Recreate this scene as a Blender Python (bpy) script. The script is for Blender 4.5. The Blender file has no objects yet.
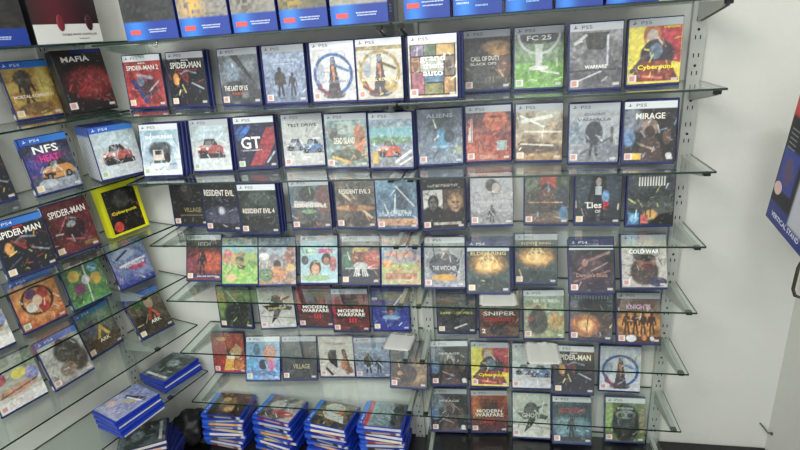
import bpy, bmesh, math, random
import numpy as np
from mathutils import Matrix, Vector
D=bpy.data; S=bpy.context.scene; COL=S.collection
random.seed(4)
R=math.radians
# ---------------- camera, world, lights, exposure ----------------
cam=D.objects.new('camera',D.cameras.new('camera')); COL.objects.link(cam)
_y,_p,_r=-.198296,.347294,-.0737085
cy,sy=math.cos(_y),math.sin(_y)
fw=Vector((sy*math.cos(_p),cy*math.cos(_p),-math.sin(_p))); rt=Vector((cy,-sy,0)); up=rt.cross(fw)
c_,s_=math.cos(_r),math.sin(_r)
rr=c_*rt+s_*up; uu=-s_*rt+c_*up
m=Matrix((rr,uu,-fw)).transposed().to_4x4(); m.translation=(.28862,-1.66227,1.61651)
cam.matrix_world=m; cam.data.sensor_width=36; cam.data.lens=534.285/800*36; cam.data.clip_start=.02
S.camera=cam
w=D.worlds.new('world'); S.world=w; w.use_nodes=True
w.node_tree.nodes['Background'].inputs[0].default_value=(.93,.97,1,1)
w.node_tree.nodes['Background'].inputs[1].default_value=2.1
def area(name,loc,rot,sx,sy_,e,c=(1,.985,.95)):
    l=D.lights.new(name,'AREA'); l.shape='RECTANGLE'; l.size=sx; l.size_y=sy_; l.energy=e; l.color=c
    o=D.objects.new(name,l); COL.objects.link(o); o.location=loc; o.rotation_euler=rot
area('ceiling_light_panel',(-.35,-1.7,2.75),(R(20),0,0),1.2,.32,36)
area('ceiling_light_panel_right',(1.0,-2.3,2.75),(R(30),0,R(-10)),1.2,.32,33)
area('added_fill_left',(-1.0,-2.4,2.75),(R(28),0,R(10)),1.2,.32,40)  # unseen fill light, added to brighten the lower shelves and left side
vs=S.view_settings
S.display_settings.display_device='sRGB'
vs.view_transform='Standard'; vs.look='None'; vs.gamma=1; vs.use_curve_mapping=False; vs.exposure=-.36

# ---------------- helpers ----------------
def lin(h):
    h=h.lstrip('#')
    if len(h)==3: h=''.join(a*2 for a in h)
    v=[int(h[i:i+2],16)/255 for i in (0,2,4)]
    return tuple(a/12.92 if a<=.04045 else ((a+.055)/1.055)**2.4 for a in v)
def mat(name,col,rough=.5,metal=0,coat=0,noise=None,bump=None,spec=.5,croug=.06):
    m=D.materials.new(name); m.use_nodes=True; nt=m.node_tree; b=nt.nodes['Principled BSDF']
    b.inputs['Roughness'].default_value=rough; b.inputs['Metallic'].default_value=metal
    b.inputs['Coat Weight'].default_value=coat; b.inputs['Coat Roughness'].default_value=croug
    b.inputs['Specular IOR Level'].default_value=spec
    tc=nt.nodes.new('ShaderNodeTexCoord'); vec=tc.outputs['Object']
    if col is None:
        a=nt.nodes.new('ShaderNodeAttribute'); a.attribute_name='Col'
        oi=nt.nodes.new('ShaderNodeObjectInfo'); ad=nt.nodes.new('ShaderNodeVectorMath'); ad.operation='ADD'
        mu=nt.nodes.new('ShaderNodeMath'); mu.operation='MULTIPLY'; mu.inputs[1].default_value=40
        nt.links.new(oi.outputs['Random'],mu.inputs[0]); nt.links.new(vec,ad.inputs[0]); nt.links.new(mu.outputs[0],ad.inputs[1]); vec=ad.outputs[0]
        nt.links.new(a.outputs['Color'],b.inputs['Base Color'])
    else:
        c=lin(col); n=nt.nodes.new('ShaderNodeTexNoise'); n.inputs['Scale'].default_value=noise[0] if noise else 12
        nt.links.new(vec,n.inputs['Vector'])
        mx=nt.nodes.new('ShaderNodeMix'); mx.data_type='RGBA'; k=noise[1] if noise else .06
        mx.inputs[6].default_value=tuple(a*(1-k) for a in c)+(1,); mx.inputs[7].default_value=tuple(min(1,a*(1+k)) for a in c)+(1,)
        nt.links.new(n.outputs['Fac'],mx.inputs[0]); nt.links.new(mx.outputs[2],b.inputs['Base Color'])
    if bump:
        n=nt.nodes.new('ShaderNodeTexNoise'); n.inputs['Scale'].default_value=bump[0]; n.inputs['Detail'].default_value=3
        if len(bump)>2: n.inputs['Distortion'].default_value=bump[2]
        nt.links.new(vec,n.inputs['Vector']); bp=nt.nodes.new('ShaderNodeBump'); bp.inputs['Strength'].default_value=bump[1]
        bp.inputs['Distance'].default_value=.004
        nt.links.new(n.outputs['Fac'],bp.inputs['Height'])
        nt.links.new(bp.outputs[0],b.inputs['Coat Normal'] if coat else b.inputs['Normal'])
    return m
def glassmat(name,tint,refl=1.0):
    m=D.materials.new(name); m.use_nodes=True; nt=m.node_tree; nt.nodes.remove(nt.nodes['Principled BSDF'])
    o=nt.nodes['Material Output']; t=nt.nodes.new('ShaderNodeBsdfTransparent'); t.inputs[0].default_value=tint+(1,)
    g=nt.nodes.new('ShaderNodeBsdfGlossy'); g.inputs['Roughness'].default_value=.02; g.inputs[0].default_value=(refl,refl,refl,1)
    f=nt.nodes.new('ShaderNodeFresnel'); ge=nt.nodes.new('ShaderNodeNewGeometry'); mr=nt.nodes.new('ShaderNodeMapRange')
    mr.inputs[3].default_value=1.5; mr.inputs[4].default_value=1/1.5; nt.links.new(ge.outputs['Backfacing'],mr.inputs[0]); nt.links.new(mr.outputs[0],f.inputs[0]); mx=nt.nodes.new('ShaderNodeMixShader')
    nt.links.new(f.outputs[0],mx.inputs[0]); nt.links.new(t.outputs[0],mx.inputs[1]); nt.links.new(g.outputs[0],mx.inputs[2]); nt.links.new(mx.outputs[0],o.inputs[0])
    return m
M=dict(
 wall=mat('painted_plaster','#c6c7c0',.75,noise=(2.2,.05),bump=(38,.35)),
 floor=mat('dark_floor','#1c1c1d',.5), plinth=mat('black_plinth','#141416',.35,noise=(20,.3)), ceil=mat('ceiling_paint','#d8d8d4',.8),
 blue=mat('blue_plastic','#131f5a',.38,coat=.25), pblue=mat('bright_blue_plastic','#1a36a0',.3,coat=.5),
 metal=mat('galvanised_steel','#b3b6b1',.42,.35,noise=(30,.1)), slot=mat('dark_slot','#22251f',.8), rubber=mat('black_rubber','#141414',.5),
 glass=glassmat('shelf_glass',(.955,.985,.965)), edge=mat('green_glass_edge','#0d2a20',.15,coat=.6), clear=glassmat('clear_plastic',(.8,.84,.82)),
 cover=mat('printed_sleeve',None,.45,coat=.55,bump=(9,.25,.4)), wrap=mat('shrink_wrapped_sleeve',None,.45,coat=1,bump=(22,.9,1.2),croug=.09),
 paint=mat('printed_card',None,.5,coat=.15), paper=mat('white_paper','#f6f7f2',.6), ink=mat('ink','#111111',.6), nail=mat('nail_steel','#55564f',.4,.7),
 yellow=mat('yellow_card','#d8d61c',.45,coat=.3), black=mat('black_card','#0e0d10',.4,coat=.3), brown=mat('bronze_wire','#4a4234',.4,.5), white=mat('white_card','#c9cac5',.5),
 navy=mat('navy_card','#1b2a78',.4,coat=.4))
_cm={}
def cmat(h):
    if h not in _cm: _cm[h]=mat('ink_'+h.strip('#'),h,.5,coat=.3)
    return _cm[h]
def tag(o,label=None,cat=None,group=None,kind=None):
    if label: o['label']=label
    if cat: o['category']=cat
    if group: o['group']=group
    if kind: o['kind']=kind
    return o
def empty(name,loc=(0,0,0),rot=(0,0,0)):
    o=D.objects.new(name,None); COL.objects.link(o); o.location=loc; o.rotation_euler=rot; o.empty_display_size=.02
    return o
def link(name,me,parent=None,mt=None):
    if mt and not len(me.materials): me.materials.append(mt)
    o=D.objects.new(name,me); COL.objects.link(o)
    if parent: o.parent=parent
    return o
def smooth(me,on=True):
    me.polygons.foreach_set('use_smooth',[on]*len(me.polygons))
def boxbm(bm,x0,x1,y0,y1,z0,z1,bev=0,mi=0):
    r=bmesh.ops.create_cube(bm,size=1); vs_=r['verts']
    for v in vs_: v.co=Vector((x0+(v.co.x+.5)*(x1-x0),y0+(v.co.y+.5)*(y1-y0),z0+(v.co.z+.5)*(z1-z0)))
    fs=set(f for v in vs_ for f in v.link_faces)
    for f in fs: f.material_index=mi
    if bev:
        es=set(e for v in vs_ for e in v.link_edges)
        q=bmesh.ops.bevel(bm,geom=list(es),offset=bev,segments=2,affect='EDGES',profile=.5)
        for f in q['faces']: f.material_index=mi
def mesh(bm,name,*mats):
    me=D.meshes.new(name); bm.normal_update(); bm.to_mesh(me); bm.free()
    for a in mats: me.materials.append(a)
    return me
def boxme(name,b,mt,bev=0):
    bm=bmesh.new(); boxbm(bm,*b,bev=bev); return mesh(bm,name,mt)
def prism(bm,pts,a0,a1,axis='x',mi=0):
    def P(p,a): return (a,p[0],p[1]) if axis=='x' else ((p[0],a,p[1]) if axis=='y' else (p[0],p[1],a))
    A=[bm.verts.new(P(p,a0)) for p in pts]; B=[bm.verts.new(P(p,a1)) for p in pts]
    fs=[bm.faces.new(A),bm.faces.new(B[::-1])]
    n=len(pts)
    for i in range(n): fs.append(bm.faces.new((A[i],B[i],B[(i+1)%n],A[(i+1)%n])))
    for f in fs: f.material_index=mi
    bmesh.ops.recalc_face_normals(bm,faces=fs)
def tube(bm,pts,r,seg=8):
    pts=[Vector(p) for p in pts]; prev=None
    for i,p in enumerate(pts):
        t=(pts[min(i+1,len(pts)-1)]-pts[max(i-1,0)]).normalized()
        a=t.orthogonal().normalized() if prev is None else (prev-prev.dot(t)*t).normalized()
        prev=a; b=t.cross(a)
        ring=[bm.verts.new(p+r*(math.cos(2*math.pi*k/seg)*a+math.sin(2*math.pi*k/seg)*b)) for k in range(seg)]
        if i==0: bm.faces.new(ring[::-1])
        else:
            for k in range(seg): bm.faces.new((old[k],old[(k+1)%seg],ring[(k+1)%seg],ring[k]))
        old=ring
    bm.faces.new(old)
_tx={}
def textme(txt,w_,h_,mt,off=.02):
    key=(txt,round(w_,4),round(h_,4),mt.name)
    if key in _tx: return _tx[key]
    cu=D.curves.new('lettering','FONT'); cu.body=txt; cu.size=1; cu.align_x='CENTER'; cu.offset=off; cu.resolution_u=2; cu.space_line=.85
    o=D.objects.new('lettering',cu); COL.objects.link(o); bpy.context.view_layer.update()
    me=D.meshes.new_from_object(o.evaluated_get(bpy.context.evaluated_depsgraph_get()))
    D.objects.remove(o); D.curves.remove(cu)
    co=np.empty(len(me.vertices)*3); me.vertices.foreach_get('co',co); co=co.reshape(-1,3)
    mn,mx=co.min(0),co.max(0); s=(mx-mn); s[s==0]=1
    x=(co[:,0]-(mn[0]+mx[0])/2)/s[0]*w_; z=(co[:,1]-(mn[1]+mx[1])/2)/s[1]*h_
    co=np.stack([x,np.zeros_like(x),z],1).ravel(); me.vertices.foreach_set('co',co); me.materials.clear(); me.materials.append(mt); me.update()
    _tx[key]=me; return me

# ---------------- painter of printed sleeves ----------------
NU,NV=60,74
gu,gv=np.meshgrid(np.linspace(0,1,NU),np.linspace(0,1,NV))
def sm(x): x=np.clip(x,0,1); return x*x*(3-2*x)
def vnoise(su,sv,seed):
    g=np.random.RandomState(seed).rand(int(sv)+3,int(su)+3); x=gu*su; y=gv*sv; i=x.astype(int); j=y.astype(int); fx=sm(x-i); fy=sm(y-j)
    return (g[j,i]*(1-fx)+g[j,i+1]*fx)*(1-fy)+(g[j+1,i]*(1-fx)+g[j+1,i+1]*fx)*fy
def inpoly(pts):
    r=np.zeros(gu.shape,bool); n=len(pts)
    for k in range(n):
        x0,y0=pts[k]; x1,y1=pts[(k+1)%n]
        if y0==y1: continue
        c=((y0>gv)!=(y1>gv))&(gu<(x1-x0)*(gv-y0)/(y1-y0)+x0); r^=c
    return r.astype(float)
def seg(x0,y0,x1,y1):
    dx,dy=x1-x0,(y1-y0)*1.25; px,py=gu-x0,(gv-y0)*1.25; t=np.clip((px*dx+py*dy)/(dx*dx+dy*dy+1e-9),0,1)
    return np.hypot(px-t*dx,py-t*dy)
def paint(hdr,top,bot,ops,rating,seed):
    T=np.array(lin(top)); B=np.array(lin(bot)); img=T*gv[...,None]+B*(1-gv[...,None])
    def mix(mask,c,a=1):
        nonlocal img; k=(mask*a)[...,None]; img=img*(1-k)+np.array(lin(c))*k
    for i,o in enumerate(ops):
        k,a=o[0],o[1:]
        if k=='E':
            cx,cy_,rx,ry,c=a[:5]; al=a[5] if len(a)>5 else 1; so=(a[6]*.75 if len(a)>6 else .14); ro=R(a[7]) if len(a)>7 else 0
            x=(gu-cx)*math.cos(ro)+(gv-cy_)*math.sin(ro); y=-(gu-cx)*math.sin(ro)+(gv-cy_)*math.cos(ro)
            mix(sm((1-np.hypot(x/rx,y/ry))/so+.5),c,al)
        elif k=='P': mix(inpoly(a[0]),a[1],a[2] if len(a)>2 else 1)
        elif k=='R': x0,y0,x1,y1,c=a[:5]; mix(((gu>=x0)&(gu<=x1)&(gv>=y0)&(gv<=y1)).astype(float),c,a[5] if len(a)>5 else 1)
        elif k=='L': mix(sm((a[4]-seg(*a[:4]))/.02+.5),a[5],a[6] if len(a)>6 else 1)
        elif k=='O': mix(sm((a[3]/2-abs(np.hypot(gu-a[0],(gv-a[1])*1.25)-a[2]))/.025+.5),a[4],a[5] if len(a)>5 else 1)
        elif k=='N': mix(sm((vnoise(a[1],a[1]*1.25,seed*7+i)-.5)*3+.3),a[2],a[0])
        elif k=='Z':
            x0,y0,x1,y1,c=a; rs=np.random.RandomState(seed+i); g=(rs.rand(3,NU)>.38); row=np.clip(((gv-y0)/(y1-y0)*3).astype(int),0,2)
            mix(((gu>=x0)&(gu<=x1)&(gv>=y0)&(gv<=y1)&g[row,np.clip((gu*NU).astype(int),0,NU-1)]).astype(float),c,.85)
        elif k=='F':   # standing figure
            x,y,h,c=a
            for s in (-1,1):
                mix(sm((.028*h/.5-seg(x+s*.02,y+h*.5,x+s*.06*h/.5,y))/.02+.5),c)
                mix(sm((.022*h/.5-seg(x+s*.07*h/.5,y+h*.8,x+s*.12*h/.5,y+h*.42))/.02+.5),c)
            mix(sm((1-np.hypot((gu-x)/(.085*h/.5),(gv-y-h*.66)/(h*.23)))/.25+.5),c); mix(sm((1-np.hypot((gu-x)/(.045*h/.5),(gv-y-h*.93)/(h*.085)))/.3+.5),c)
        elif k=='B':   # bust: shoulders, neck, head, hair
            x,y,s,skin,hair,cl=a
            mix(sm((1-np.hypot((gu-x)/(s*1.1),(gv-y+s*.9)/(s*.8)))/.2+.5),cl); mix(sm((1-np.hypot((gu-x)/(s*.5),(gv-y-s*.12)/(s*.56)))/.2+.5),hair)
            mix(sm((1-np.hypot((gu-x)/(s*.36),(gv-y)/(s*.44)))/.25+.5),skin); mix(inpoly([(x+s*.02,y-s*.4),(x+s*.36,y-s*.3),(x+s*.36,y+s*.35),(x+s*.12,y+s*.4)]),hair,.3)
            for q in (-1,1): mix(sm((.02*s/.3-seg(x+q*s*.08,y+s*.1,x+q*s*.22,y+s*.1))/.014+.5),'#181412',.85); mix(sm((.016*s/.3-seg(x+q*s*.07,y+s*.18,x+q*s*.24,y+s*.2))/.014+.5),hair,.8)
            mix(sm((.014*s/.3-seg(x,y+s*.08,x+s*.03,y-s*.1))/.014+.5),hair,.5); mix(sm((.018*s/.3-seg(x-s*.11,y-s*.23,x+s*.11,y-s*.23))/.014+.5),'#6c3430',.8)
        elif k=='C':   # car seen three-quarter front
            x,y,s,c,dk=a; q=lambda P:[(x+s*u,y+s*v) for u,v in P]
            mix(inpoly(q([(-.55,-.16),(.55,-.16),(.6,-.26),(-.5,-.26)])),'#15161a',.7)
            mix(inpoly(q([(-.3,.1),(-.2,.32),(.22,.32),(.36,.1)])),dk); mix(inpoly(q([(-.22,.12),(-.15,.27),(.05,.27),(.07,.12)])),'#7c8c98',.8)
            mix(inpoly(q([(-.56,-.12),(-.5,.08),(-.3,.14),(.38,.14),(.54,.06),(.57,-.14),(.1,-.22),(-.3,-.22)])),c)
            mix(inpoly(q([(-.5,-.02),(-.1,-.06),(-.1,-.16),(-.48,-.13)])),dk); mix(inpoly(q([(-.3,.14),(.1,.14),(0,.04),(-.45,.03)])),'#ffffff',.25)
            for u in (-.46,-.12): mix(sm((1-np.hypot((gu-x-u*s)/(s*.06),(gv-y-.02*s)/(s*.04)))/.3+.5),'#f0ecd8')
            for u in (-.32,.36): mix(sm((1-np.hypot((gu-x-u*s)/(s*.11),(gv-y+s*.16)/(s*.11)))/.2+.5),'#101012'); mix(sm((1-np.hypot((gu-x-u*s)/(s*.05),(gv-y+s*.16)/(s*.05)))/.2+.5),'#8a8c90')
    # fine printed detail of the picture
    d=(vnoise(13,16,seed*3+1)-.5)*.7+(vnoise(24,30,seed*3+2)-.5)*.8
    lum=img@np.array([.3,.6,.1]); k_=np.where(lum>.35,.45,1.0)
    rs=np.random.RandomState(seed+500); pal=[o[5] for o in ops if o[0]=='E' and isinstance(o[5],str)]+[bot,top]
    for q in range(26):
        x,y,an=rs.rand(),rs.rand()*.66+.04,rs.rand()*3.14; l=.05+rs.rand()*.13; w_=.003+rs.rand()*.011
        cc=np.clip(np.array(lin(pal[rs.randint(len(pal))]))*(rs.choice([.35,1.5,2.4])),0,1)
        kk=(sm((w_-seg(x,y,x+l*math.cos(an),y+l*math.sin(an)))/.02+.5)*.7)[...,None]; img=img*(1-kk)+cc*kk
    img=np.clip(img*np.exp(d*.95*k_)[...,None]+np.clip(vnoise(20,25,seed+90)-.8,0,1)[...,None]*.6,0,1)
    if rating:
        c={'r':'#c03038','y':'#e0b040','g':'#58a838'}[rating]
        mix(((gu>.03)&(gu<.17)&(gv>.03)&(gv<.15)).astype(float),'#e8e4dc'); mix(((gu>.05)&(gu<.15)&(gv>.045)&(gv<.135)).astype(float),c,.65); mix(((gu>.84)&(gu<.95)&(gv>.04)&(gv<.075)).astype(float),'#ddd',.7)
    g_=(img@np.array([.25,.65,.1]))[...,None]; img=(img*.84+g_*.16)*.88
    hv=.885
    if hdr in 'wgbt':
        c={'w':'#d6d8dc','g':'#a9adb2','b':'#1b55b8','t':'#24245e'}[hdr]; mix((gv>hv).astype(float),c)
        if hdr=='b': mix((gv>hv)*sm(gu),'#3d8fe0',.6)
        if hdr=='t': mix(((gv>.8)&(gv<.885)).astype(float),'#b9bcc4')
    return img
CW,CH=.1305,.1605      # printed sleeve size
def gridmesh(name,img,w_,h_,mt):
    nv,nu=img.shape[:2]; X,Z=np.meshgrid(np.linspace(-w_/2,w_/2,nu),np.linspace(0,h_,nv))
    co=np.stack([X,np.zeros_like(X),Z],-1).reshape(-1,3); idx=np.arange(nu*nv).reshape(nv,nu)
    f=np.stack([idx[:-1,:-1],idx[:-1,1:],idx[1:,1:],idx[1:,:-1]],-1).reshape(-1,4)
    me=D.meshes.new(name); me.from_pydata(co.tolist(),[],f.tolist()); at=me.color_attributes.new('Col','FLOAT_COLOR','POINT')
    at.data.foreach_set('color',np.concatenate([img.reshape(-1,3),np.ones((nu*nv,1))],1).ravel()); me.materials.append(mt); smooth(me); me.update()
    return me
# each sleeve: header, top, bottom colour, shapes, rating, lettering (text,cx,cy,w,h,colour), wrap?, look
MKR=[('O',.5,.45,.42,.07,'#2c5c9c'),('P',[(.35,.05),(.42,.45),(.46,.75),(.55,.75),(.6,.45),(.68,.05)],'#4c4348'),('E',.5,.68,.05,.06,'#6a7a90'),('P',[(.46,.6),(.54,.6),(.52,.25)],'#d08040'),('L',.56,.6,.85,.5,.03,'#4a7aa8'),('E',.5,.1,.26,.07,'#504a50',.8),('E',.22,.5,.1,.14,'#7c90a8',.6,.6),('L',.14,.22,.38,.1,.03,'#7a3a3c'),('L',.15,.35,.3,.12,.02,'#8a3a3a')]
MKG=[(o[0],)+tuple('#a58a3a' if x=='#2c5c9c' else ('#6b5a30' if x=='#4a7aa8' else x) for x in o[1:]) for o in MKR]+[('R',0,.82,1,.885,'#9a8c5c'),('E',.75,.22,.15,.12,'#b89a40',.8)]
GOW=[('N',.5,5,'#6a7f9c'),('E',.5,.75,.5,.12,'#8fa3bd',.6,.6),('F',.38,.12,.5,'#2f3138'),('E',.38,.42,.14,.13,'#3a3836'),('F',.68,.12,.4,'#35363c'),('R',0,0,1,.1,'#5c6c84',.5)]
SMM=[('N',.5,5,'#15182a'),('E',.2,.5,.08,.11,'#e8a040',1,.5),('L',.3,.62,.5,.45,.03,'#a03028'),('L',.5,.66,.75,.6,.018,'#8090a8'),('L',.35,.6,.5,.66,.02,'#8090a8'),('E',.48,.55,.07,.08,'#802820'),('L',.62,.42,.92,.3,.015,'#a8b4c0'),('L',.1,.18,.35,.3,.012,'#56607a')]
CPB=[('P',[(.55,.88),(1,.88),(1,.3),(.6,.4)],'#b02c3c'),('E',.45,.74,.17,.2,'#b5653a'),('E',.45,.7,.11,.14,'#b8a89a'),('E',.55,.45,.32,.24,'#38303c'),('E',.52,.5,.13,.12,'#5d7388'),('P',[(.05,0),(.2,.35),(.8,.35),(1,0)],'#8a3a2c'),('L',.08,.2,.4,.5,.04,'#4c3c40'),('R',0,0,1,.03,'#e8d018'),('L',.3,.12,.65,.08,.025,'#d8705a')]
MIR=[('E',.15,.7,.22,.2,'#8c96a4',.7,.8),('E',.1,.4,.12,.14,'#5f88b4',.8,.6),('E',.5,.56,.16,.16,'#8a7468'),('E',.5,.5,.1,.1,'#3a2c2a'),('P',[(.25,0),(.35,.42),(.65,.42),(.8,0)],'#4c3c38'),('L',.3,.3,.6,.2,.02,'#a89078'),('E',.83,.42,.08,.14,'#5a4438'),('E',.88,.1,.06,.05,'#ccc')]
MW3=[('N',.7,5,'#6c1c1c'),('E',.5,.75,.22,.18,'#2c2020',.8),('R',.1,.3,.95,.52,'#2a1818',.6),('R',0,.4,.1,.88,'#c03038',.6)]
RE4=[('N',.6,4,'#38463c'),('E',.55,.72,.28,.14,'#4a5a50',.7,.8),('E',.5,.2,.5,.15,'#141614',.8)]
ER=[('E',.5,.55,.4,.2,'#c08838',.85,1.0),('E',.5,.5,.3,.1,'#ffc860',.8,1),('O',.42,.56,.13,.022,'#f0dc90'),('O',.58,.56,.13,.022,'#f0dc90'),('O',.5,.65,.12,.022,'#f0dc90'),('L',.5,.85,.5,.45,.01,'#f8e8a0'),('E',.5,.12,.6,.15,'#1c2c28',.8,.6),('E',.45,.22,.06,.04,'#151c18')]
GHS=[('E',.5,.6,.2,.2,'#33322e'),('P',[(.1,.55),(.3,.4),(.55,.45),(.9,.42),(.95,.5),(.6,.58)],'#1b1b19'),('L',.6,.66,.9,.75,.03,'#2a2926'),('P',[(.3,.1),(.42,.4),(.62,.42),(.5,.25)],'#181816'),('N',.25,6,'#8c8c84'),('L',0,.3,1,.22,.01,'#777')]
TD=[('C',.3,.4,.4,'#7c8898','#3a4048'),('C',.72,.36,.46,'#5c84b4','#28384c'),('R',0,.1,1,.22,'#c8ccc8',.7)]
RUS=[('P',[(.0,.6),(.25,.88),(.85,.88),(1,.6)],'#b8ccd4'),('C',.48,.42,.62,'#b04a44','#3a2024'),('R',.2,.24,.85,.34,'#241c24'),('E',.2,.15,.3,.08,'#c4d4d8',.8)]
VIL=[('E',.45,.75,.2,.2,'#2c2a26'),('E',.42,.82,.1,.08,'#6e6a5c',.7,.6),('L',.2,.22,.85,.22,.008,'#9a8a50')]
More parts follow.
